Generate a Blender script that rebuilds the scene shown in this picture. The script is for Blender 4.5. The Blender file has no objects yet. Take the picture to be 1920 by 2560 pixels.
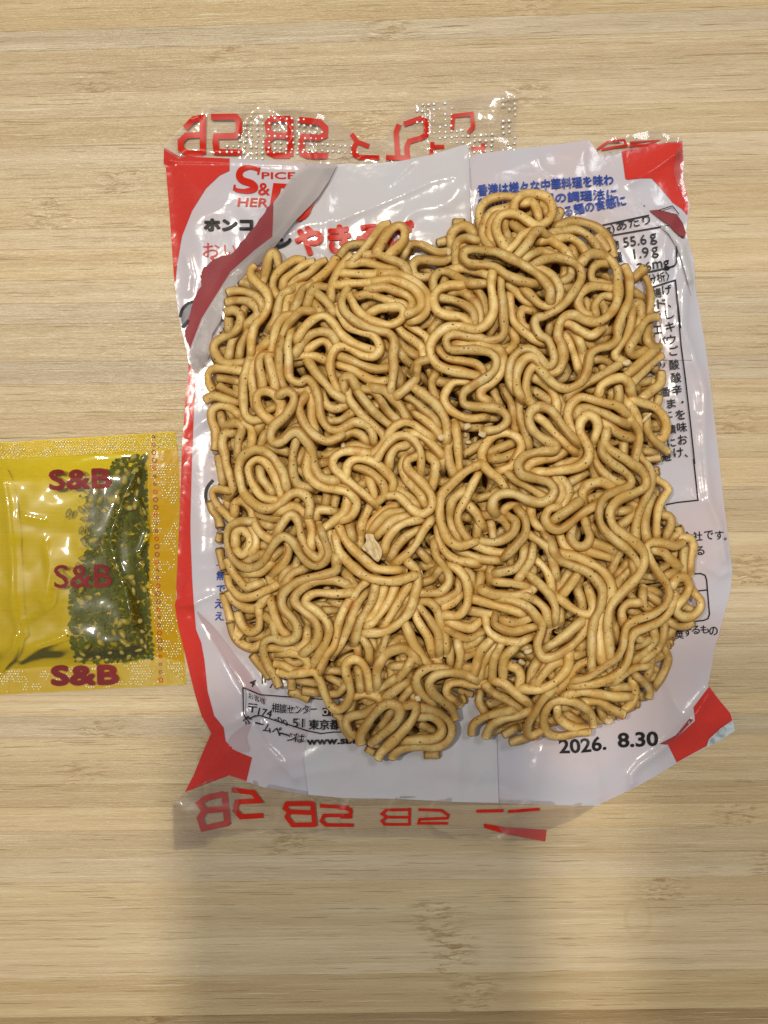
import bpy, bmesh, math, random
import numpy as np
from mathutils import Vector, geometry
random.seed(7); RNG = np.random.RandomState(11)
# light levels
WORLD_S, LA, LB, LC, EXPO = 0.24, 10.5, 8.5, 4.0, -0.26
scn = bpy.context.scene
COL = scn.collection
# ---------------------------------------------------------------- camera, world, lamps
# plan coordinates (u, v) run over the table top, 0.1 mm per unit; z in mm above the board
H = 0.27                                   # lens height above the board, metres
cam_d = bpy.data.cameras.new('camera'); cam = bpy.data.objects.new('camera', cam_d); COL.objects.link(cam)
cam.location = (0, 0, H); cam.rotation_euler = (0, 0, 0)
cam_d.sensor_fit = 'VERTICAL'; cam_d.sensor_height = 24
cam_d.lens = 24 * H / 0.256
cam_d.clip_start = 0.001; cam_d.clip_end = 20
scn.camera = cam
w = bpy.data.worlds.new('World'); scn.world = w; w.use_nodes = True
bg = w.node_tree.nodes['Background']; bg.inputs[0].default_value = (0.93, 0.97, 1.0, 1); bg.inputs[1].default_value = WORLD_S
def lamp(name, loc, size, power, col):
    d = bpy.data.lights.new(name, 'AREA'); d.shape = 'DISK'; d.size = size; d.energy = power; d.color = col
    o = bpy.data.objects.new(name, d); COL.objects.link(o); o.location = loc
    o.rotation_euler = (Vector(loc) * -1 + Vector((0, 0, 0))).to_track_quat('-Z', 'Y').to_euler()
    return o
lamp('ceiling_lamp', (0.0, 0.30, 1.5), 0.075, LA, (1.0, 0.90, 0.74))
lamp('side_lamp', (-0.50, 0.22, 1.45), 0.07, LB, (1.0, 0.92, 0.80))
lamp('room_lamp', (0.55, 0.62, 1.45), 0.30, LC, (0.93, 0.97, 1.0))
scn.view_settings.view_transform = 'Standard'; scn.view_settings.look = 'None'
scn.view_settings.exposure = EXPO; scn.view_settings.gamma = 1
scn.cycles.max_bounces = 10; scn.cycles.transparent_max_bounces = 16
scn.cycles.caustics_reflective = False; scn.cycles.caustics_refractive = False

# ---------------------------------------------------------------- helpers
def W(u, v, z=0.0):
    """plan position seen at (u, v) for a point z mm above the board"""
    zz = z * 1e-3
    k = (H - zz) / H * 1e-4
    return ((u - 960) * k, (1280 - v) * k, zz)
def Wn(P):
    P = np.asarray(P, float); zz = P[:, 2] * 1e-3; k = (H - zz) / H * 1e-4
    return np.stack([(P[:, 0] - 960) * k, (1280 - P[:, 1]) * k, zz], 1)
def mesh_obj(name, verts, faces, mat, parent=None, smooth=True, mats=None):
    me = bpy.data.meshes.new(name)
    verts = np.asarray(verts, float)
    if parent is not None: verts = verts - np.array(parent.location)
    me.from_pydata(verts.tolist(), [], faces)
    if smooth: me.polygons.foreach_set('use_smooth', [True] * len(me.polygons))
    me.materials.append(mat); me.update()
    o = bpy.data.objects.new(name, me); COL.objects.link(o)
    if parent is not None: o.parent = parent
    return o
def thing(name, label, cat, loc, group=None):
    o = bpy.data.objects.new(name, None); COL.objects.link(o); o.location = loc; o.empty_display_size = 0.01
    o['label'] = label
    if cat: o['category'] = cat
    if group: o['group'] = group
    return o
def tag(o, label, cat, group=None, kind=None):
    o['label'] = label
    if cat: o['category'] = cat
    if group: o['group'] = group
    if kind: o['kind'] = kind
    return o
class NT:
    def __init__(s, name):
        s.m = bpy.data.materials.new(name); s.m.use_nodes = True; s.t = s.m.node_tree; s.t.nodes.clear()
        s.out = s.n('ShaderNodeOutputMaterial')
    def n(s, typ, **kw):
        nd = s.t.nodes.new(typ)
        for k, v in kw.items(): setattr(nd, k, v)
        return nd
    def put(s, sock, v):
        if hasattr(v, 'is_output') or isinstance(v, bpy.types.NodeSocket): s.t.links.new(v, sock)
        else:
            if isinstance(v, (tuple, list)) and sock.type == 'RGBA' and len(v) == 3: v = (*v, 1)
            sock.default_value = v
    def math(s, op, a, b=0.0, c=0.0, clamp=False):
        nd = s.n('ShaderNodeMath', operation=op, use_clamp=clamp)
        s.put(nd.inputs[0], a); s.put(nd.inputs[1], b); s.put(nd.inputs[2], c); return nd.outputs[0]
    def mix(s, f, a, b, blend='MIX'):
        nd = s.n('ShaderNodeMix', data_type='RGBA', blend_type=blend)
        s.put(nd.inputs[0], f); s.put(nd.inputs[6], a); s.put(nd.inputs[7], b); return nd.outputs[2]
    def ramp(s, f, lo, hi):
        nd = s.n('ShaderNodeMapRange', clamp=True); nd.interpolation_type = 'SMOOTHSTEP'
        s.put(nd.inputs[0], f); s.put(nd.inputs[1], lo); s.put(nd.inputs[2], hi); return nd.outputs[0]
    def vec(s, v, scale=(1, 1, 1), loc=(0, 0, 0)):
        nd = s.n('ShaderNodeMapping'); s.put(nd.inputs[0], v); nd.inputs[3].default_value = scale; s.put(nd.inputs[1], loc); return nd.outputs[0]
    def noise(s, v, scale, detail=2, rough=0.5, dist=0.0):
        nd = s.n('ShaderNodeTexNoise'); s.put(nd.inputs['Vector'], v); nd.inputs['Scale'].default_value = scale
        nd.inputs['Detail'].default_value = detail; nd.inputs['Roughness'].default_value = rough; nd.inputs['Distortion'].default_value = dist
        return nd.outputs[0]
    def voro(s, v, scale, feature='F1'):
        nd = s.n('ShaderNodeTexVoronoi', feature=feature); s.put(nd.inputs['Vector'], v); nd.inputs['Scale'].default_value = scale; return nd
    def bump(s, h, dist, strength=1.0, normal=None):
        nd = s.n('ShaderNodeBump'); s.put(nd.inputs['Height'], h); nd.inputs['Distance'].default_value = dist
        nd.inputs['Strength'].default_value = strength
        if normal is not None: s.put(nd.inputs['Normal'], normal)
        return nd.outputs[0]
    def bsdf(s, **kw):
        nd = s.n('ShaderNodeBsdfPrincipled')
        for k, v in kw.items(): s.put(nd.inputs[k.replace('_', ' ')], v)
        return nd
    def done(s, shader):
        s.t.links.new(shader, s.out.inputs[0]); return s.m
# ---------------------------------------------------------------- materials
def mat_wood(name, light, mid, dark, tint=1.0):
    t = NT(name)
    uv = t.n('ShaderNodeUVMap'); uv.uv_map = 'grain'; oi = t.n('ShaderNodeObjectInfo')
    r = oi.outputs['Random']
    off = t.n('ShaderNodeCombineXYZ'); t.put(off.inputs[0], t.math('MULTIPLY', r, 911.0)); t.put(off.inputs[1], t.math('MULTIPLY', r, 373.0)); t.put(off.inputs[2], t.math('MULTIPLY', r, 57.0))
    v0 = t.n('ShaderNodeVectorMath', operation='ADD'); t.put(v0.inputs[0], uv.outputs[0]); t.put(v0.inputs[1], off.outputs[0]); v0 = v0.outputs[0]
    sx = t.n('ShaderNodeSeparateXYZ'); t.put(sx.inputs[0], v0)
    # bamboo nodes every 21 cm or so along each strip, at its own place
    ph = t.math('FRACT', t.math('DIVIDE', sx.outputs[0], 215.0))
    dist = t.math('MULTIPLY', t.math('ABSOLUTE', t.math('SUBTRACT', ph, 0.5)), 215.0)
    node = t.math('SUBTRACT', 1.0, t.ramp(dist, 1.0, 9.0))
    wob = t.noise(t.vec(v0, (0.25, 0.7, 1)), 1.0, 2)
    dv = t.math('MULTIPLY', t.math('SUBTRACT', wob, 0.5), t.math('MULTIPLY_ADD', node, 2.0, 0.45))
    cv = t.n('ShaderNodeCombineXYZ'); t.put(cv.inputs[0], sx.outputs[0]); t.put(cv.inputs[1], t.math('ADD', sx.outputs[1], dv)); t.put(cv.inputs[2], sx.outputs[2]); v = cv.outputs[0]
    broad = t.noise(t.vec(v, (0.012, 0.35, 1)), 1.0, 3, 0.55)
    streak = t.noise(t.vec(v, (0.03, 2.2, 1)), 1.0, 4, 0.6)
    fine = t.noise(t.vec(v, (0.10, 6.5, 1)), 1.0, 3, 0.65)
    lines = t.noise(t.vec(v, (0.055, 4.2, 1), (31, 7, 3)), 1.0, 2, 0.45)
    lin2 = t.noise(t.vec(v, (0.035, 4.6, 1), (3, 97, 3)), 1.0, 2, 0.4)
    c = t.mix(t.ramp(broad, 0.30, 0.72), mid, light)
    tone = t.math('MULTIPLY_ADD', t.noise(off.outputs[0], 3.7, 0), 1.0, -0.5)
    hs = t.n('ShaderNodeHueSaturation'); t.put(hs.inputs['Color'], c)
    t.put(hs.inputs['Value'], t.math('MULTIPLY_ADD', t.math('SUBTRACT', r, 0.5), 0.20, tint))
    t.put(hs.inputs['Saturation'], t.math('MULTIPLY_ADD', tone, 0.5, 1.0))
    c = hs.outputs[0]
    c = t.mix(t.math('MULTIPLY', t.ramp(streak, 0.42, 0.75), 0.24), c, mid, 'MULTIPLY')
    c = t.mix(t.math('MULTIPLY', t.ramp(fine, 0.50, 0.80), 0.45), c, dark)
    lm = t.math('MULTIPLY', t.math('SUBTRACT', 1.0, t.ramp(lines, 0.26, 0.34)), 0.7)
    c = t.mix(lm, c, dark)
    c = t.mix(t.math('MULTIPLY', t.ramp(lin2, 0.64, 0.72), 0.6), c, (0.86, 0.78, 0.56))
    nf = t.noise(t.vec(v, (0.16, 1.7, 1), (11, 5, 1)), 1.0, 3, 0.7)
    c = t.mix(t.math('MULTIPLY', t.math('MULTIPLY', node, t.ramp(nf, 0.48, 0.60)), 0.95), c, dark)
    c = t.mix(t.math('MULTIPLY', node, 0.25), c, light)
    glint = t.noise(t.vec(v, (0.40, 3.4, 1), (2, 9, 4)), 1.0, 3, 0.7)
    hgt = t.math('ADD', t.math('MULTIPLY', fine, 0.5), t.math('ADD', t.math('MULTIPLY', streak, 0.4), t.math('MULTIPLY', glint, 0.55)))
    hgt = t.math('SUBTRACT', hgt, t.math('MULTIPLY', lm, 0.6))
    b = t.bump(hgt, 0.00014, 1.0)
    po = t.n('ShaderNodeSeparateXYZ'); t.put(po.inputs[0], t.n('ShaderNodeTexCoord').outputs['Object'])
    ex = t.math('DIVIDE', t.math('SUBTRACT', po.outputs[0], 0.0635), 0.0036); ey = t.math('DIVIDE', t.math('ADD', po.outputs[1], 0.1015), 0.0052)
    er = t.math('SQRT', t.math('ADD', t.math('POWER', ex, 2.0), t.math('POWER', ey, 2.0)))
    ring = t.math('SUBTRACT', 1.0, t.ramp(t.math('ABSOLUTE', t.math('SUBTRACT', er, 0.85)), 0.05, 0.28))
    c = t.mix(t.math('MULTIPLY', ring, 0.13), c, (0.34, 0.25, 0.09))     # an old oval water mark
    p = t.bsdf(Base_Color=c, Roughness=t.math('MULTIPLY_ADD', streak, 0.28, 0.13), Normal=b)
    p.inputs['Specular IOR Level'].default_value = 0.5
    return t.done(p.outputs[0])
M_WOOD = mat_wood('bamboo', (0.69, 0.548, 0.338), (0.585, 0.44, 0.253), (0.32, 0.185, 0.068))
M_WOOD_DARK = mat_wood('bamboo_edge', (0.50, 0.37, 0.20), (0.42, 0.29, 0.15), (0.2, 0.11, 0.04))

def mat_noodle():
    t = NT('fried_noodle')
    tc = t.n('ShaderNodeTexCoord').outputs['Object']; oi = t.n('ShaderNodeObjectInfo')
    add = t.n('ShaderNodeVectorMath', operation='ADD'); t.put(add.inputs[0], t.vec(tc, (1000, 1000, 1000)))
    t.put(add.inputs[1], t.vec(oi.outputs['Random'], (1, 1, 1))); v = add.outputs[0]
    n1 = t.noise(v, 0.16, 3, 0.6); n2 = t.noise(v, 0.9, 3, 0.6); n3 = t.noise(v, 5.0, 2, 0.6)
    c = t.mix(t.ramp(n1, 0.35, 0.68), (0.66, 0.41, 0.110), (0.88, 0.655, 0.255))
    c = t.mix(t.math('MULTIPLY', t.ramp(n2, 0.53, 0.72), 0.60), c, (0.47, 0.225, 0.040))
    c = t.mix(t.math('MULTIPLY', t.ramp(t.noise(v, 0.33, 2), 0.60, 0.78), 0.6), c, (0.88, 0.72, 0.42))
    c = t.mix(t.math('MULTIPLY', t.ramp(n3, 0.5, 0.75), 0.22), c, (0.90, 0.74, 0.40))
    at = t.n('ShaderNodeAttribute'); at.attribute_name = 'narrow_edge'      # narrow edges fried browner, which also paints shade into the grooves between strands
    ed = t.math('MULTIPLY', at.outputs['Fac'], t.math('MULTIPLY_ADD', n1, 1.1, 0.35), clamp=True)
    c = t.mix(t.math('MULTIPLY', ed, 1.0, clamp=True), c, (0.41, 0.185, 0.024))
    # orange oil-browned blotches
    vb = t.voro(v, 0.13); c = t.mix(t.math('MULTIPLY', t.math('SUBTRACT', 1.0, t.ramp(vb.outputs['Distance'], 0.10, 0.24)), 0.5), c, (0.50, 0.19, 0.02))
    # pepper specks
    for sc, th, gate in ((0.95, 0.24, 0.55), (2.0, 0.27, 0.58)):
        vs = t.voro(v, sc); g = t.n('ShaderNodeSeparateXYZ'); t.put(g.inputs[0], vs.outputs['Color'])
        m = t.math('MULTIPLY', t.math('LESS_THAN', vs.outputs['Distance'], t.math('MULTIPLY', g.outputs[1], th)), t.math('GREATER_THAN', g.outputs[0], gate))
        c = t.mix(t.math('MULTIPLY', m, 0.88), c, (0.045, 0.026, 0.012))
    hs = t.n('ShaderNodeHueSaturation'); t.put(hs.inputs['Color'], c)
    t.put(hs.inputs['Value'], t.math('MULTIPLY_ADD', t.math('SUBTRACT', oi.outputs['Random'], 0.5), 0.26, 1.0))
    rib = t.noise(v, 2.2, 4, 0.7)
    p = t.bsdf(Base_Color=hs.outputs[0], Roughness=t.math('MULTIPLY_ADD', n2, 0.3, 0.24), Normal=t.bump(rib, 0.00010, 0.9))
    return t.done(p.outputs[0])
M_NOODLE = mat_noodle()

def mat_plain(name, col, rough=0.5, bump=0.0, scale=2.0, var=None, spec=0.5):
    t = NT(name); tc = t.n('ShaderNodeTexCoord').outputs['Object']; v = t.vec(tc, (1000, 1000, 1000))
    c = col
    if var is not None: c = t.mix(t.ramp(t.noise(v, scale, 3), 0.35, 0.7), col, var)
    p = t.bsdf(Base_Color=c, Roughness=rough); p.inputs['Specular IOR Level'].default_value = spec
    if bump: t.put(p.inputs['Normal'], t.bump(t.noise(v, scale, 4, 0.6), bump))
    return t.done(p.outputs[0])
def mat_film(name, c1, c2, rough=0.17, trans=0.0, spec=0.45):
    """printed plastic film: smooth, faint ripples, ink layer a little uneven"""
    t = NT(name); tc = t.n('ShaderNodeTexCoord').outputs['Object']; v = t.vec(tc, (1000, 1000, 1000))
    c = t.mix(t.ramp(t.noise(v, 0.045, 2), 0.35, 0.68), c1, c2)
    c = t.mix(t.math('MULTIPLY', t.noise(v, 3.0, 2), 0.10), c, (0.5, 0.5, 0.5))
    rid = t.math('ABSOLUTE', t.math('SUBTRACT', t.noise(v, 0.10, 3, 0.55), 0.5))
    h = t.math('ADD', t.math('MULTIPLY', t.noise(v, 0.35, 3), 0.35), t.math('MULTIPLY', t.math('MINIMUM', rid, 0.10), 4.0))
    p = t.bsdf(Base_Color=c, Roughness=rough, Normal=t.bump(h, 0.00022, 0.35))
    p.inputs['Specular IOR Level'].default_value = spec
    if trans <= 0: return t.done(p.outputs[0])
    tr = t.n('ShaderNodeBsdfTransparent'); mx = t.n('ShaderNodeMixShader'); mx.inputs[0].default_value = trans
    t.t.links.new(p.outputs[0], mx.inputs[1]); t.t.links.new(tr.outputs[0], mx.inputs[2])
    return t.done(mx.outputs[0])
M_WHITE = mat_film('white_printed_film', (0.61, 0.59, 0.66), (0.65, 0.555, 0.585))
M_FLAP = mat_film('white_film_flap', (0.64, 0.635, 0.68), (0.65, 0.61, 0.63))
M_GREY = mat_film('inner_film', (0.36, 0.32, 0.31), (0.55, 0.50, 0.50), spec=0.08, rough=0.4, trans=0.18)
M_RED = mat_film('red_ink_film', (0.68, 0.024, 0.010), (0.60, 0.018, 0.010), spec=0.3)
M_DRED = mat_film('red_seen_from_behind', (0.25, 0.030, 0.038), (0.34, 0.040, 0.050), spec=0.08, rough=0.4)
I_RED = mat_plain('red_print', (0.60, 0.022, 0.009), 0.3, spec=0.2)
I_BLACK = mat_plain('black_print', (0.022, 0.02, 0.022), 0.32, spec=0.12)
I_BLUE = mat_plain('blue_print', (0.030, 0.07, 0.36), 0.3, spec=0.2)
I_GREY = mat_plain('grey_print', (0.20, 0.19, 0.22), 0.3, spec=0.2)
I_WHITE = mat_plain('white_print', (0.6, 0.58, 0.6), 0.3)
I_MAROON = mat_film('maroon_print', (0.24, 0.010, 0.014), (0.34, 0.02, 0.02), rough=0.35, spec=0.1, trans=0.28)
I_PAN = mat_plain('pan_print', (0.13, 0.125, 0.15), 0.3)
def mat_clear(name, tint=(1, 1, 1), haze=0.08, hcol=(0.75, 0.72, 0.70), rough=0.08, emboss=None, bumpd=0.0003, scale=0.5, gl=1.0, sheen=0.0):
    t = NT(name); tc = t.n('ShaderNodeTexCoord').outputs['Object']; v = t.vec(tc, (1000, 1000, 1000))
    h = t.noise(v, scale, 1, 0.4)
    nrm = t.bump(h, bumpd, 0.7)
    if emboss:
        sx = t.n('ShaderNodeSeparateXYZ'); t.put(sx.inputs[0], v)
        k = 2 * math.pi / emboss
        g = t.math('MULTIPLY', t.math('SINE', t.math('MULTIPLY', sx.outputs[0], k)), t.math('SINE', t.math('MULTIPLY', sx.outputs[1], k)))
        nrm = t.bump(g, 0.00003, 1.0, nrm)
    tr = t.n('ShaderNodeBsdfTransparent'); t.put(tr.inputs[0], tint)
    df = t.n('ShaderNodeBsdfDiffuse'); t.put(df.inputs[0], hcol); t.put(df.inputs['Normal'], nrm)
    m1 = t.n('ShaderNodeMixShader'); m1.inputs[0].default_value = haze
    t.t.links.new(tr.outputs[0], m1.inputs[1]); t.t.links.new(df.outputs[0], m1.inputs[2])
    gs = t.n('ShaderNodeBsdfGlossy'); gs.inputs['Roughness'].default_value = rough; t.put(gs.inputs['Normal'], nrm)
    fr = t.n('ShaderNodeFresnel'); fr.inputs[0].default_value = 1.5; t.put(fr.inputs['Normal'], nrm)
    m2 = t.n('ShaderNodeMixShader'); t.put(m2.inputs[0], t.math('MULTIPLY', fr.outputs[0], gl, clamp=True))
    t.t.links.new(m1.outputs[0], m2.inputs[1]); t.t.links.new(gs.outputs[0], m2.inputs[2])
    if sheen:
        g2 = t.n('ShaderNodeBsdfGlossy'); g2.inputs['Roughness'].default_value = 0.34; t.put(g2.inputs['Normal'], nrm)
        m3 = t.n('ShaderNodeMixShader'); m3.inputs[0].default_value = sheen
        t.t.links.new(m2.outputs[0], m3.inputs[1]); t.t.links.new(g2.outputs[0], m3.inputs[2]); m2 = m3
    return t.done(m2.outputs[0])
M_CLEAR = mat_clear('clear_film', (0.975, 0.955, 0.94), 0.06, (0.80, 0.76, 0.73), 0.06, bumpd=0.00012, sheen=0.02)
M_DOTS = mat_clear('white_sparkle_dots', (0.99, 0.99, 0.99), 0.95, (0.98, 0.97, 0.95), 0.30, gl=8.0, bumpd=0.00001)  # nearly opaque white: the sparkle of the embossing is painted as colour

# ---------------------------------------------------------------- film relief
def vnoise(u, v, wl, seed):
    g = np.random.RandomState(seed).rand(96, 96); x = u / wl + 31.7; y = v / wl + 17.3
    xi = np.floor(x).astype(int); yi = np.floor(y).astype(int); fx = x - xi; fy = y - yi
    fx = fx * fx * (3 - 2 * fx); fy = fy * fy * (3 - 2 * fy)
    a = g[xi % 96, yi % 96]; b = g[(xi + 1) % 96, yi % 96]; c = g[xi % 96, (yi + 1) % 96]; d = g[(xi + 1) % 96, (yi + 1) % 96]
    return (a * (1 - fx) + b * fx) * (1 - fy) + (c * (1 - fx) + d * fx) * fy - 0.5
def seg_dist(u, v, pts):
    best = np.full(u.shape, 1e9)
    for (x0, y0), (x1, y1) in zip(pts[:-1], pts[1:]):
        dx, dy = x1 - x0, y1 - y0; L = dx * dx + dy * dy + 1e-9
        tt = np.clip(((u - x0) * dx + (v - y0) * dy) / L, 0, 1)
        best = np.minimum(best, np.hypot(u - x0 - tt * dx, v - y0 - tt * dy))
    return best
def inside(u, v, poly):
    r = np.zeros(u.shape, bool); n = len(poly)
    for i in range(n):
        x0, y0 = poly[i]; x1, y1 = poly[(i + 1) % n]
        c = ((y0 > v) != (y1 > v)) & (u < (x1 - x0) * (v - y0) / (y1 - y0 + 1e-12) + x0)
        r ^= c
    return r
def sstep(x, a, b):
    t = np.clip((x - a) / (b - a), 0, 1); return t * t * (3 - 2 * t)

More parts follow.
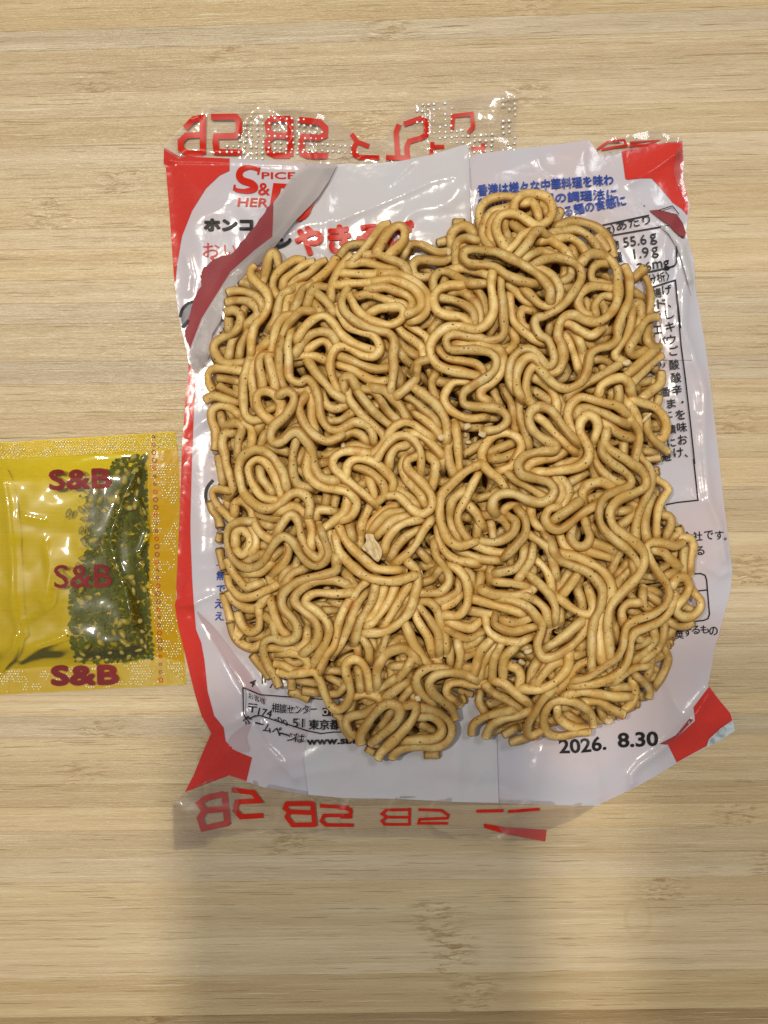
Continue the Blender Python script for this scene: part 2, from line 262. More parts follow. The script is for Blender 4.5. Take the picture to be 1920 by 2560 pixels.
# ---- noodle strands: "layer : tile x,y x,y | tile x,y ..." (tile = 40 mm patch of the block, 1659 units across)
TILES = dict(A=(500,460),B=(840,540),C=(1120,460),D=(1400,540),E=(500,800),F=(840,860),G=(1120,800),H=(1400,880),
             I=(500,1140),J=(840,1220),K=(1120,1160),L=(1400,1220),M=(500,1480),N=(820,1540),O=(1140,1500),P=(1400,1520))
STRANDS = """
6:A 570,850 525,900 545,980 630,1060 700,1140 715,1260 660,1370 590,1450|E 560,100 535,200 530,320
5:A 815,840 800,750 750,710 705,780 685,900 655,1010
5:A 1090,790 980,790 860,870 780,960 755,1060 790,1150
4:A 1190,810 1100,830 970,920 880,990 860,1060
4.5:A 1310,790 1230,830 1130,930 1010,990 940,1050
5:A 1410,770 1370,850 1270,950 1180,1010
5:A 1580,740 1490,830 1410,940 1360,1070 1360,1190
4:A 285,1130 350,1110 470,1120 580,1170 640,1240 650,1300
3.5:A 270,1230 380,1210 500,1220 580,1280 600,1350 540,1420|E 430,90 340,210 300,380
4:E 490,130 430,260 410,370
4.5:A 270,1330 350,1310 420,1360 410,1470 330,1560|E 220,190 150,250 150,330 220,430 320,455 430,440
2:A 300,1370 300,1500
5:A 940,1100 850,1150 810,1260 790,1380 740,1480
4.5:A 1030,1080 940,1150 900,1240 890,1330
5:A 1140,1050 1060,1100 1020,1200 970,1310
5:A 1300,1070 1210,1060 1150,1130 1110,1250
5:A 960,1360 870,1380 800,1470 770,1570|E 750,250 740,330
5.5:A 1160,1320 1060,1320 970,1390 900,1480|E 870,130 850,190
5:A 1240,1160 1320,1230 1390,1340
4:A 1190,1250 1250,1330
6:A 1010,1600 1090,1480 1200,1390 1300,1370 1390,1450 1450,1540|B 100,1270 180,1320 290,1365 390,1390
5:A 950,1560 920,1659
6.5:B 100,790 60,880 80,980 170,1070 290,1140 430,1190 550,1220 605,1310 590,1450|F 600,220 590,350 570,470
6:B 40,1000 120,1140 250,1200 370,1230 440,1310 450,1400 380,1460 260,1440|E 1540,290 1440,280 1380,340 1350,450 1370,580 1430,720
6.5:B 160,870 220,980 330,1070 440,1110 560,1130 660,1085 700,1010 660,950 560,950 440,965 370,1000
6:B 240,830 330,810 450,845 580,890 690,915 735,975
6.5:B 380,760 500,740 620,780 740,830 790,900 770,980
6.7:B 430,680 560,660 700,700 820,770 880,870 860,960 760,1010
6.3:B 490,600 620,600 760,650 880,740 950,850 940,980 870,1060 780,1090
5:B 40,715 160,700 300,700 400,690
5:B 90,595 200,600 350,610 460,600
5.5:B 150,500 300,480 450,520 590,560
6:B 300,410 420,400 560,450 690,510 740,590
6:B 200,440 310,330 400,210 480,110 560,80
6.5:B 430,360 490,250 560,150 650,100 715,150 700,260 640,330 570,390
4:B 30,430 100,330 200,290 310,290
4.5:B 710,390 750,310 850,290 950,330 1060,380 1175,375
5:B 1190,440 1100,470 960,460 850,460 795,520 820,610 900,640 1010,625
5.5:B 1010,760 1010,650 1080,580 1180,590 1280,650 1390,700 1560,700
6.5:B 1290,720 1160,725 1050,780 1010,880 1060,990 1180,1035 1300,1050 1380,1110
5.5:B 1080,850 1200,870 1330,920 1420,1000 1430,1120
5:B 1200,800 1310,790 1420,870 1490,980 1500,1110
4.5:B 1320,740 1400,720 1480,790 1540,900 1550,1000
5:B 1210,560 1320,540 1450,570 1590,620
7:C 460,940 450,1060 470,1200 470,1330 400,1450 290,1510 150,1480|B 1180,1150 1070,1210 990,1310 980,1420 1040,1530 1150,1590 1300,1620 1440,1650
7:C 550,990 550,1100 570,1250 575,1400 580,1540 510,1610 400,1620|B 1500,1265 1330,1240 1200,1230 1140,1290 1180,1380|G 130,310 300,310 440,345 500,420 470,530 370,610 240,690 160,760 160,860 240,895 400,905 530,925 610,1000 600,1070 520,1130 420,1145
6.3:G 80,250 200,260 360,260 480,280 560,350 570,460 540,560 460,650 360,710 340,790 400,830
5.5:B 1070,1390 1150,1470 1300,1500 1440,1530 1520,1600 1500,1659
5:B 960,1480 860,1520 810,1600 830,1659
5.5:B 640,1150 700,1220 800,1290 890,1370 910,1450
5:B 730,1110 830,1180 930,1250 960,1320
4.5:B 660,1290 740,1390 840,1450
4:B 640,1380 700,1460 780,1530
4:B 1020,1010 970,1100 880,1140
4:B 1110,1060 1030,1120 990,1190
4:B 510,1300 540,1370
3:B 440,1490 530,1420 520,1390
4:B 1190,290 1200,190 1270,120 1360,110 1430,180
5:B 1250,490 1240,380 1260,280 1350,230 1440,250
4.5:B 1310,330 1330,290 1400,250 1480,260 1550,330
3:B 1050,280 1150,255
2:B 1220,75 1330,75
6:C 330,410 330,280 390,190 500,140 620,130 720,140
7.5:C 685,260 700,180 780,115 900,105 1020,140 1080,230 1070,330 1000,410 900,430 820,380 740,325 640,305 550,330 500,420 510,520 580,640
6.3:C 600,250 480,280 400,370 370,470 390,590 430,640
6:C 530,300 450,390 430,500 450,590 470,670
5:C 600,370 590,450 610,520
4.5:C 680,420 760,480 790,500
6:C 790,200 870,190 920,270 940,350
5:C 930,200 1000,240 1020,300
6.5:C 860,500 770,530 700,620 620,690 560,720
7:C 1010,520 950,480 890,510 830,610 760,700 690,770
7.3:C 1060,1190 1050,1080 940,950 800,850 650,770 520,710 380,690 260,680 170,700 160,780 230,830 380,840 500,870 600,940 740,1000 870,1030
6.7:C 860,860 960,880 1080,960 1150,1080 1140,1200 1060,1270 960,1250 880,1180 800,1100
6:C 640,1050 720,1130 780,1200 850,1240
7:C 920,820 1010,780 1130,765 1270,800 1370,880 1380,990 1310,1110 1230,1220 1120,1310 1000,1370 920,1390 900,1460 950,1570|G 1030,200 1080,300 1100,420 1040,485 980,430 900,325 800,300 710,350 650,450 635,600 680,720 740,780
5:C 760,800 850,740 960,700 1080,730
5.5:C 960,600 1050,580 1150,640 1240,720 1290,800
6:C 1150,570 1260,560 1360,620 1430,720
5.5:C 1080,510 1200,490 1330,480 1450,540 1540,650 1570,720
5:D -20,105 100,60 250,70 380,120 480,210 530,330 560,430
4:D 370,200 440,280 500,370
7:D 230,470 300,400 420,395 520,450 590,560 600,700 600,850 560,960 480,1050 380,1100 260,1080 150,1030 60,1040 0,1110|C 1140,1580|G 1180,260 1195,400 1150,520 1070,550 990,500 900,400 820,395 750,460 710,590 715,710 760,800
7:D 660,520 710,620 720,750 710,880 650,1010 600,1150 590,1270 520,1340 380,1380 310,1440 290,1550|G 1430,560 1370,650 1250,710 1140,690 1050,620 960,520 890,480 830,560 805,700 830,820 880,880
5:D 540,500 420,490 340,540 320,620 350,680 440,700 520,720
6:D 530,750 420,730 300,740 200,820 190,920 240,1000 300,1030
5:D 540,840 430,840 360,930 370,1020
3:D 880,540 770,640
3.5:D 880,620 920,720 940,850 930,960 920,1030
4:D 780,910 830,920 840,1060
5.5:D 740,1020 730,1140 680,1270 600,1370 570,1450 640,1500
5:D 1010,1050 920,1060 850,1130 780,1260 720,1380 770,1440 860,1400
4.3:D 800,1110 750,1250 700,1380
3:D 910,1170 900,1270 950,1350 1040,1360
3:D 760,790 830,830
6:D 30,1110 110,1130 220,1200 320,1240 410,1190
4:D 430,1210 560,1170
3:D 240,1300 380,1300 470,1260
5:D 40,1190 130,1210 200,1300 230,1400 240,1530
5.5:D 60,1250 110,1350 150,1450 190,1580
4:D 350,1490 440,1490 520,1530
5:E 440,530 300,510 170,500 90,550 90,650 140,740
2:E 180,600 280,610 400,640
4:E 190,680 300,740 400,775
4.5:E 60,830 150,790 270,820 390,850
4.5:E 400,980 330,920 220,890 130,930 120,1030 160,1150 160,1260 150,1350
5.5:E 540,370 490,470 450,650 450,850 470,980 540,1040 640,1030
5:E 690,240 620,310 570,400 540,560 560,760 580,880
5.5:E 740,370 640,370 610,470 640,600 650,700
6:E 710,410 740,520 770,640 780,720
5.5:E 840,230 820,320 820,480 840,600 870,700
6.2:E 940,150 910,260 920,400 920,540 950,620 1040,650 1110,610 1180,680 1230,810 1250,980 1320,1110 1430,1145 1540,1090|F 200,810 300,840 370,910 390,990
5:E 940,740 1030,740 1100,690 1140,780 1160,900 1160,1020 1190,1140
6.5:E 1080,810 1030,900 1050,1010 1110,1120 1200,1210 1320,1260 1430,1220 1460,1200
5.5:E 1490,1200 1570,1160|F 250,940 310,1000
6:E 740,1050 640,970 590,860 600,770 680,735 770,770 840,860 840,940 820,1000
7:E 840,770 900,740 970,780 960,880 880,1000 770,1100 735,1200 770,1270 850,1260 940,1180 1010,1160 1080,1230 1150,1330 1180,1450|I 1200,140 1270,230 1400,260
4:E 700,940 780,900
4:E 1000,940 940,1020 860,1080
5.5:E 1000,330 1060,230 1150,150 1270,120 1360,150 1420,240
5:E 1120,310 1200,250 1280,220 1340,260 1360,330
5:E 970,380 1080,370 1200,380 1300,420
6:E 1150,470 1210,560 1300,660 1380,750 1480,820
5:E 1270,750 1310,870 1400,920 1520,880
4.5:E 1330,1040 1450,1040 1580,960
2:E 1040,500 1060,540
3:E 1260,500 1300,600
5:E 350,1170 260,1180 230,1280 260,1400|I 270,80 310,200 340,320 310,390
5:E 290,1090 380,1070 440,1120 400,1250 390,1390
4.5:E 450,1060 530,1130 540,1250 520,1340
3:E 220,990 240,1080
4:E 200,1400|I 210,80 240,260
4:E 620,1300 670,1200
5:E 740,1330 850,1350 910,1370
6:E 1010,1220 970,1360|I 960,80 970,200 1020,300 1130,330
4:E 1080,1330 1040,1430 1020,1480
4:E 1220,1400 1320,1400 1420,1370
3:E 1240,1490 1340,1470
4:E 1270,1590 1360,1570
6:G 200,640 60,650|F 1150,480 1120,560 1150,650 1240,720 1370,770 1530,760
5:F 960,160 860,190 810,260
6.5:F 840,270 830,360 740,450 640,530
2.5:F 860,300 920,370
5:F 1030,310 990,400 1010,500 1040,560
4:F 660,330 660,430
5.5:F 50,130 160,170 300,230 420,260 540,250
5:F 40,220 150,260 280,330 400,390 520,380
6.2:F 90,450 80,360 150,350 200,430
6:F 130,480 140,570 210,670 300,770 400,850 480,930 500,1000 440,1090 380,1140
6:F 220,500 310,610 400,710 490,790 570,850
5.5:F 290,470 380,490 450,570 530,690 630,790
6:F 410,460 500,480 600,570 680,660 740,770
5.5:F 720,540 820,600 920,690 1010,760 1060,850
6.5:F 820,460 930,540 1030,620 1110,730 1150,850 1150,980
5.5:F 840,740 930,800 1020,880 1090,960
6:F 540,940 600,860 700,810 800,830 880,890 980,960
6.6:F 430,1190 490,1090 580,990 670,950 770,970 850,1060 880,1170 880,1310
6:F 550,1260 560,1170 620,1080 720,1050
4:F 670,1130 780,1090
6:F 800,930 880,950 960,1010 1040,1090 1080,1140
6.6:F 820,1170 740,1210 740,1290 820,1370 900,1450 970,1540|J 1000,130 980,220 890,270 800,230 720,150 640,80 550,80
6.1:F 700,1210 680,1290 720,1390 800,1480 880,1570|J 925,170
5.5:F 970,1170 1030,1240 1020,1380 1000,1480
4:F 1110,1200 1100,1290
6:F 1190,1000 1160,1100 1170,1220 1220,1340
6.5:F 1240,870 1260,1000 1270,1140 1280,1290
5:F 1330,1140 1430,1080 1540,1020
5:F 150,1060 230,1050 340,1090
6.5:F 310,1130 200,1110 70,1120 -20,1180 -30,1270 50,1360 180,1470 290,1560 380,1640
6.5:F 110,1330 120,1260 190,1200 320,1200 440,1260 540,1350 590,1430 580,1500
6:F 210,1280 320,1310 420,1380 490,1470 500,1570 450,1620
4:F 340,1400 380,1500 390,1600|J 310,260 260,400 250,580
3:F 200,1350 230,1430
3:F 290,1380 310,1450
6:F 0,1500 100,1510 190,1580|J 210,160 190,260 100,340
4:F 640,1430 720,1500
7:F 1470,1260 1380,1300 1280,1370 1180,1470 1100,1560|J 1080,170 1075,300 1110,430 1170,540 1280,600 1430,560
6.7:F 1470,1360 1420,1450|J 1340,130 1270,260 1280,390 1370,530
6:J 1310,40 1210,130 1180,270 1200,400 1270,520
3:F 1080,1430 1180,1430
4.5:G 650,110 700,200 660,290 600,330
6:C 640,1170 650,1290 680,1420 760,1510 860,1590|G 960,230
5:C 870,1310 780,1300 750,1370 780,1460 840,1500
4:C 1060,1400 1050,1520
5.5:G 1220,30 1350,100 1480,150 1560,120
4:C 1280,860 1260,960 1190,1010
3:C 1300,680 1310,740
3:C 1180,1080 1280,1080
5:C 510,1340 500,1440 440,1540
3:C 1100,420 1140,330 1170,270
5.5:G 900,600 990,650 1080,740 1120,850 1120,960
4:G 900,740 1000,800 1060,840
4:G 1150,800 1190,880 1190,980
3:G 1230,540 1200,600 1120,620
5.5:G 1560,770 1600,700 1659,650
7:G 1520,1220 1550,1120 1530,1030 1450,990 1380,1050 1370,1150 1420,1250 1465,1350 1440,1460 1330,1530 1180,1555 1050,1575 930,1580
5:G 1380,1330 1340,1420 1240,1480 1150,1500
7.4:G 1320,1250 1240,1160 1160,1060 1080,950 980,900 890,920 840,1000 860,1110 940,1200 1040,1260 1115,1300 1100,1350 1000,1360 880,1380 780,1420 730,1500 760,1590|K 830,130 960,160 1050,190 1100,270 1060,360 950,400 820,370 680,310 560,310 480,360 460,450 480,490
6.8:G 930,1010 1000,1060 1080,1150 1170,1240 1290,1345
6:G 1190,1370 1100,1430 960,1450 850,1490 800,1560
4:G 860,1220 950,1290
5:G 480,760 520,850
5.5:G 600,750 650,850 680,1000 700,1150
6:G 740,850 740,980 780,1100 810,1200 830,1300
6:G 370,1480 350,1400 390,1290 480,1190 600,1170 710,1210 760,1300 720,1420 660,1510 540,1560
5:G 430,1370 550,1320 660,1280
5:G 470,1440 570,1430 690,1380
3:G 400,1000 500,1010 520,980
6:H 600,140 500,200 380,270 250,340 120,420 80,460
6:H 930,30 840,110 740,200 680,250
5.5:H 1060,40 980,90 880,180 800,260 750,310
4.5:H 1050,200 1040,320 950,400 850,480
6.5:H 400,440 430,350 530,290 640,270 710,320 730,400
4.5:H 600,360 610,440 600,510
3:H 530,430 530,490
6.5:H 180,860 110,770 80,650 120,540 210,470 330,490 470,530 590,560 670,630
6:H 170,650 210,590 330,590 460,640 570,700 670,740
5.5:H 440,730 530,790 620,850 720,890
5:H 710,540 760,600 800,690 820,780
6:H 720,700 790,780 820,880 800,1000 770,1120 760,1160
5:H 750,500 860,530 990,580 1070,670 1100,780 1070,880 1000,920
5:H 900,730 910,820 970,910 1060,990 1120,1040
7.4:H 480,850 470,940 530,1020 630,1080 730,1150 830,1220 890,1310 880,1400 780,1460 650,1510 570,1570|L 520,260 555,390 660,480 780,570 865,670 870,780 820,900 720,1010 600,1130 520,1250 500,1400|P 500,260 515,480
7:H 430,960 440,1050 530,1150 650,1230 730,1310 720,1380 600,1430 480,1490|L 410,190 410,330 470,450 580,550 700,640 780,740 800,810
6:H 340,1050 390,1170 470,1270 570,1340 650,1370
6:H 850,1110 920,1200 950,1330 900,1480|L 850,170 800,310 780,430 780,520
5:H 980,1310 1080,1370 1120,1430 1070,1510|L 1020,200 1000,350 1000,480
3:H 900,1110 1030,1100
3:H 880,1030 960,1040
4:H 660,960 660,1070
6:H 540,1400 430,1350 310,1370 240,1450 240,1570
4:H 310,1520 400,1490
4:H 130,1440 200,1400
4.5:H 100,1350 240,1270
3:H 1030,450 1000,560
5:L 930,160 880,300 880,430 900,530
4:L 1070,280 1140,300 1150,380 1110,480
3:L 1220,400 1240,470 1190,500
7:L 1280,560 1200,600 1100,580 970,560 900,600 910,680 960,790 1030,900 1100,990 1130,1090 1100,1200 1010,1280 900,1330 780,1370 690,1440 660,1560|P 650,400 590,510 490,580 390,650 280,720 160,750
4:L 1270,520 1350,530 1380,620 1360,720 1350,830
4.5:L 1290,600 1280,720 1280,870
5:L 960,640 1060,660 1130,730 1210,800
4:L 1040,840 1110,800
4:L 1100,910 1170,880
5:L 1160,1010 1210,940 1290,930 1340,1020 1300,1120 1220,1210 1200,1270 1260,1330 1370,1330 1450,1250 1450,1160 1400,1100
4:L 1130,1380 1200,1430 1300,1430 1380,1390
4:L 1180,1090 1230,1160
6.4:L 1160,1200 1120,1300 1020,1390 880,1450 770,1500 730,1600|P 725,420 690,570 610,670 490,740 330,790 160,800
3:L 860,1060 950,1060 1000,1080
5:L 860,1100 860,1200 930,1270
4:L 920,1110 1000,1170
5:L 800,1190 700,1200 640,1270 650,1380
3:L 740,1270 830,1300
5:L 640,640 580,750 530,860
4.5:L 690,780 600,880
5:L 740,770 760,870 740,980
4.5:L 710,860 600,980 570,1060
6:L 350,570 440,600 540,640
6:L 220,640 330,670 500,720
6.5:L 130,420 110,520 170,600 260,600 310,520 280,420 260,350
6.7:K 1180,930 1290,950 1400,990|L 420,840 510,950 540,1060 500,1180 440,1280 410,1400|P 410,300 425,520
7:K 1080,850 1110,930 1170,1000|L 130,805 280,870 390,970 440,1080 420,1230 360,1360 335,1480|P 330,400 330,600
4:K 1490,660 1570,730 1640,770
5:L 180,900 100,1010 30,1100
4:L 60,870 0,950
6:L 0,1150 100,1230 200,1290 300,1310 340,1250 330,1150 300,1060
5:L 190,1080 220,1160 230,1230
6.5:L 220,1390 120,1470 0,1570|O 980,470
6:L 160,150 80,230 0,300 -80,380
7:K 1490,450 1380,520 1260,620 1150,685 1060,650 1010,560 1050,470 1120,450
5:L 700,230 640,240
3:L 600,1350 590,1450
4:L 820,1560 870,1560
6.5:K 370,20 440,90 520,150 580,230
6.5:K 640,110 720,180 830,240 930,300 990,330
6:K 1110,160 1170,250 1170,340 1120,400
5.5:K 1130,140 1210,190 1250,290 1210,400 1160,480
4:K 930,270 1040,290
3:K 630,230 680,260
5:K 540,520 620,440 720,430 820,470
5.5:K 390,530 480,530 570,580 640,680
6:K 640,550 700,600 680,700 600,770 480,810 340,800
6.5:K 740,490 800,580 800,720 720,830 650,900 600,950
5:K 440,610 460,700 470,770
6:K 230,440 300,520 350,630
5.5:K 310,630 300,720 290,800
5:K 340,350 440,320 500,290
6:K 270,830 380,880 480,910 580,920
5.5:K 140,910 250,950 370,990 500,1000
6:J 1060,430 1080,570 1150,680 1260,750 1440,780
6.5:K 870,750 960,810 1040,880 1080,990 1120,1150
6:K 790,890 770,990 700,1080 600,1110 510,1130
6.5:K 880,870 860,990 800,1090 740,1180
6:K 930,1010 1000,1080 1050,1170 1070,1280
6:K 1160,740 1200,840 1290,900
5:K 1000,720 1050,800
4:K 930,720 950,760
5:K 860,460 870,560 930,640 1000,660
6.2:K 1350,400 1240,480 1100,580
4:K 280,1070 360,1070 430,1060
4.5:K 440,1100 440,1200
5:K 340,1170 320,1260 300,1330
6:K 490,1220 600,1230 700,1240 820,1265
6:K 370,1310 470,1350 620,1360 760,1350 860,1310 890,1280
6:K 270,1400 380,1430 500,1470 620,1500 740,1540
5:K 230,1520 340,1540 480,1560
6.5:K 860,1170 950,1250 1050,1350 1110,1480 1110,1600
6:K 820,1370 920,1420 1010,1510 1040,1620
6:K 560,1400 700,1430 830,1490 920,1590|O 890,250 880,340 845,440 855,530 920,600 1050,570 1200,470 1310,350 1350,240
4:K 1250,1130 1180,1240 1130,1300
4.5:K 1330,1160 1260,1270 1180,1370
4:K 600,1640 740,1590 870,1590
3:K 270,1620 500,1620
4:K 1160,1500 1170,1640
5.5:J 110,90 110,190 60,280 0,350
4:J 150,370 160,450 190,560
7:J 40,420 90,530 180,640 290,740 400,830 520,850 640,850
7:I 1410,860 1430,960|J 60,700 180,820 320,920 480,960 640,960 800,910
5:J 340,420 400,320 500,240 600,190
5.5:J 370,440 430,360 540,260 690,240
6:J 430,490 500,420 600,330 740,300
6.5:J 500,640 530,540 610,430 720,360 860,330
5.5:J 580,700 620,620 720,510 850,430
6.5:J 640,760 740,680 830,580 900,450 980,340
5.5:J 650,20 760,100 850,180
6.5:J 760,780 830,850 850,960 820,1100 760,1280 650,1400 500,1490 330,1500
6:J 760,1000 680,1120 620,1220 560,1330 500,1420
6:J 610,1030 560,1160 480,1280 400,1380 340,1420
5.5:J 500,1030 460,1160 400,1300 340,1380
6:J 410,1010 380,1150 310,1280 240,1400 200,1560
5.6:J 300,1100 220,1200 160,1350 110,1480|M 1470,522 1400,620
6.3:J 160,1130 90,1250 30,1400|M 1420,440 1390,560 1320,650 1255,790
6.5:J 310,980 240,1040 190,1110
4:J 90,880 150,960 190,1010
6:J 1020,590 1040,700 1110,800 1170,900 1160,1000 1080,1080 980,1090 870,1090
5:J 1060,860 1000,940 900,980
3:J 900,810 1000,810
4:J 850,640 950,740
3:J 960,520 1000,560
6.6:J 1190,800 1280,860 1350,970 1370,1100 1350,1230 1270,1320 1150,1320
5.5:J 1330,850 1400,900 1410,1000
5.5:J 1270,980 1260,1070 1160,1140 1040,1180
5:J 1300,1100 1220,1180 1100,1240
5.5:J 880,1170 980,1190 1050,1270 1080,1380 1130,1500|N 1230,330
6:J 850,1220 930,1310 1000,1410 1060,1520|N 1150,350
6:J 810,1250 840,1360 900,1460 960,1560|N 1070,360
6:N 800,80 850,200 900,310 970,410 1030,480
5.5:J 1170,1380 1280,1430 1400,1450 1480,1390
5.5:J 1160,1470 1250,1520 1370,1560 1500,1500
6.7:I 890,310 860,180 790,60|E 750,1420 660,1360 560,1350 450,1420 405,1530|I 415,230 450,370 530,470 640,540 750,540 850,480 940,400 1030,380 1110,430 1140,520 1130,590
6.5:I 840,410 800,280 740,150 670,60 580,40 510,110 520,220 580,340 660,430 790,460
5:I 620,130 640,230 720,330 750,370
4.5:I 710,400 780,410
7:E 1120,1420|I 1110,60 1110,160 1170,260 1290,330 1420,350 1530,380 1610,470 1600,570 1540,640 1480,660
5.5:I 280,360 160,345 130,410 195,520 270,600 340,670
4.2:I 110,470 130,560 190,650 210,740
6:I 360,590 370,490 450,470 520,540 560,680 620,790 720,860
7:I 520,680 420,680 310,740 280,870 310,1010 400,1120 520,1160 640,1110 720,990 800,870 880,835 970,900 1060,1050 1170,1140 1280,1110 1330,1010 1290,880 1255,770
6.5:I 800,800 860,690 940,610 1010,670 1050,830 1110,970 1220,1055 1270,990 1230,870
6.5:I 370,910 375,800 450,770 515,850 505,960 440,1025 390,985
5.5:I 540,720 575,820 580,930 540,990
6.2:I 830,570 950,520 1040,550 1120,650 1160,780 1150,940
5:I 620,610 740,650 850,650
4:I 650,700 720,720
5.3:I 910,900 920,1000 860,1120 790,1190
4:I 820,980 740,1060
5:I 500,1080 560,1050 640,1020
4:I 620,920 680,930
6.3:I 1540,430 1500,580 1400,670 1260,770
6:I 1200,620 1200,580 1270,555 1380,570
4.5:I 1320,410 1300,500
5:I 1410,430 1390,520
4:I 1200,450 1270,460
4:I 200,960 220,1080 250,1180
4:I 190,880 210,800
6:I 280,1060 330,1180 400,1280 480,1360 590,1330
5.5:I 290,1220 300,1330 350,1400 420,1460 540,1460 680,1400 780,1350
5:I 290,1400 350,1500 460,1570 580,1580 660,1500 700,1430
4.5:I 250,1420|M 270,120 320,280 370,400 440,470
5:M 310,310 340,430 420,530 540,580 640,540
4.5:I 640,1320 600,1290 500,1280
5.5:I 500,1220 620,1200 720,1120
6:I 890,1310 960,1220 1060,1180
6.6:I 1410,1060 1410,1180 1300,1230 1150,1260 1000,1310 880,1400 845,1500|M 870,180 960,280 1010,370 990,470 880,510 760,480 670,520 660,640 710,770 780,890 815,980
6.3:I 1530,1330 1400,1290 1270,1290 1130,1330 1010,1420 980,1510|M 1070,190 1190,300 1230,420 1190,530 1090,620
6.6:I 1540,1420 1400,1430 1220,1420 1120,1460 1100,1530|M 1200,190 1300,290 1340,400 1300,530 1240,630 1190,720
6:I 1340,790 1340,900 1390,1000 1410,1080
4:I 1400,1520 1480,1540
4:I 1310,1600 1420,1600
3:I 1010,1080 1000,1150
4:I 1540,700 1580,850
5:I 1500,1200 1590,1330
5:M 390,200 430,320 510,410 600,380 620,280 610,200
4.5:M 680,250 750,310 780,430
5:M 750,130 790,270 840,380 900,440
4:M 900,280 950,380
5.5:M 1110,400 1100,510 1010,590 870,590 740,580
6:M 840,640 940,630 1050,655 1120,740 1080,810 970,810 860,760 770,740
6:M 800,820 900,850 1050,840 1180,830 1250,930 1290,1040|N 20,910 90,970 180,930 235,800 215,680 185,570 200,480 280,450 360,500 410,600 430,740
4.5:M 540,650 620,750 720,880
3.5:M 950,880 950,1000
3.5:M 930,1030 1030,1060 1130,1110
4.5:M 1070,920 1200,940
4.5:M 1060,1020 1200,1040
4.5:M 1330,1050 1430,1050 1500,980
4:M 1310,810 1460,820
4:M 1350,890 1470,950
4.5:N 300,830 400,810 510,840 550,880
4.5:N 500,940 380,1010 240,1040 190,1100 220,1190 290,1240
4:N 60,1010 130,1060 180,1180 260,1270
6.3:N 340,1320 340,1240 400,1130 480,1020 570,930 660,910 740,960 730,1060 660,1150 560,1230 510,1270
6.6:N 830,930 900,920 910,1000 850,1110 760,1210 650,1320 560,1410 520,1480
6:N 960,950 1070,970 1190,1040 1270,1120 1280,1220 1220,1310 1100,1360 950,1350 800,1370 700,1410 665,1475
6:N 960,1040 1070,1040 1160,1110 1180,1200 1110,1270 980,1280 820,1290
6:N 1240,560 1130,530 1010,550 920,630 920,730 980,820 1080,900
6.5:N 1510,650 1400,600 1250,590 1110,620 1050,700 1090,800 1180,880 1280,960 1320,1070
5.5:N 1630,700 1500,710 1350,690 1250,720 1230,800 1300,870
6:N 510,700 510,560 570,430 660,360 780,340 870,390 930,460
5.5:N 870,450 810,550 740,640
5:N 690,650 620,700 540,750
5.3:N 810,690 720,750 620,830
5:N 850,760 760,870
5:N 600,220 560,330 530,410
4.5:N 660,310 740,230 800,250
5:N 360,230 420,330 430,440
4:N 430,190 480,300
4:N 310,340 310,420
4.5:N 320,570 330,660 340,740
3:N 150,350 260,300
3:N 650,560 660,640
4:N 880,720 870,800 920,900
3:N 960,1120 1080,1180
4:N 660,990 560,1140
3:N 400,1370 480,1420
4:N 500,1270 510,1350
4:N 1000,1440 1150,1430
5:N 1270,340 1270,470
5.5:N 1350,300 1370,420 1340,560
4:N 1130,440 1140,490
5.5:O 310,210 330,310 420,390 540,430 650,440 740,400
5.5:O 400,180 400,250 480,300 600,330 720,300 810,280
5.5:O 350,430 260,530 220,640 190,770
5:O 400,470 320,590 270,700 250,800
6:O 460,480 400,600 380,720 380,830
6:O 600,500 510,580 490,680 490,800
4:O 90,590 200,540
4:O 80,700 180,700
5.5:O 560,680 640,720 670,800 650,900
5:O 830,660 790,740 770,840
5:O 930,670 860,760 800,850
5.5:O 1080,640 990,680 900,780 840,860
6:O 1170,580 1160,690 1080,800 980,880 850,930 710,920
6:O 1350,640 1260,690 1180,810 1090,910
4.5:O 1230,580 1340,540
6:P 80,900 230,870 400,890 560,920 700,920
6:P 260,970 400,970 520,1040 660,1110
6:O 1430,1310 1400,1180 1300,1090 1150,1040 1010,1060 930,1150 910,1270 960,1380 1080,1410 1250,1380 1380,1370
5:O 1050,1120 1060,1210 1150,1290 1280,1330 1370,1340
3:O 1170,1190 1270,1260
6.5:O 970,960 900,1030 830,1150 760,1260 740,1370 790,1410 860,1370
6:O 430,850 500,870 620,970 740,1060
6:O 320,900 400,970 520,1030 640,1110
5:O 250,970 240,1060 290,1150
6:O 570,1140 430,1170 280,1220 180,1290 160,1390
6:O 740,1160 620,1210 480,1240 360,1310 310,1420
4.5:O 490,1400 600,1340
5:O 560,1480 700,1430
4:O 880,1140 850,1230
3.5:O 1090,130 1070,250
4:O 960,300 930,440
5:O 500,210 620,230 780,180
5.5:L 970,1480|P 980,330 900,440 780,530
5:L 1080,1440|P 1070,300 1020,420 930,500 860,540
4:P 1090,430 1120,530 1080,660 1010,780
4.5:P 950,530 940,620 910,690
5.5:P 880,600 780,620 660,680 590,740
5:P 800,710 880,780 930,860 920,930
4:P 750,760 780,880 740,990 660,1060
4:P 560,820 690,820
3:P 560,200 590,330
4:P 820,320 850,330
4:P 900,340 800,400
"""
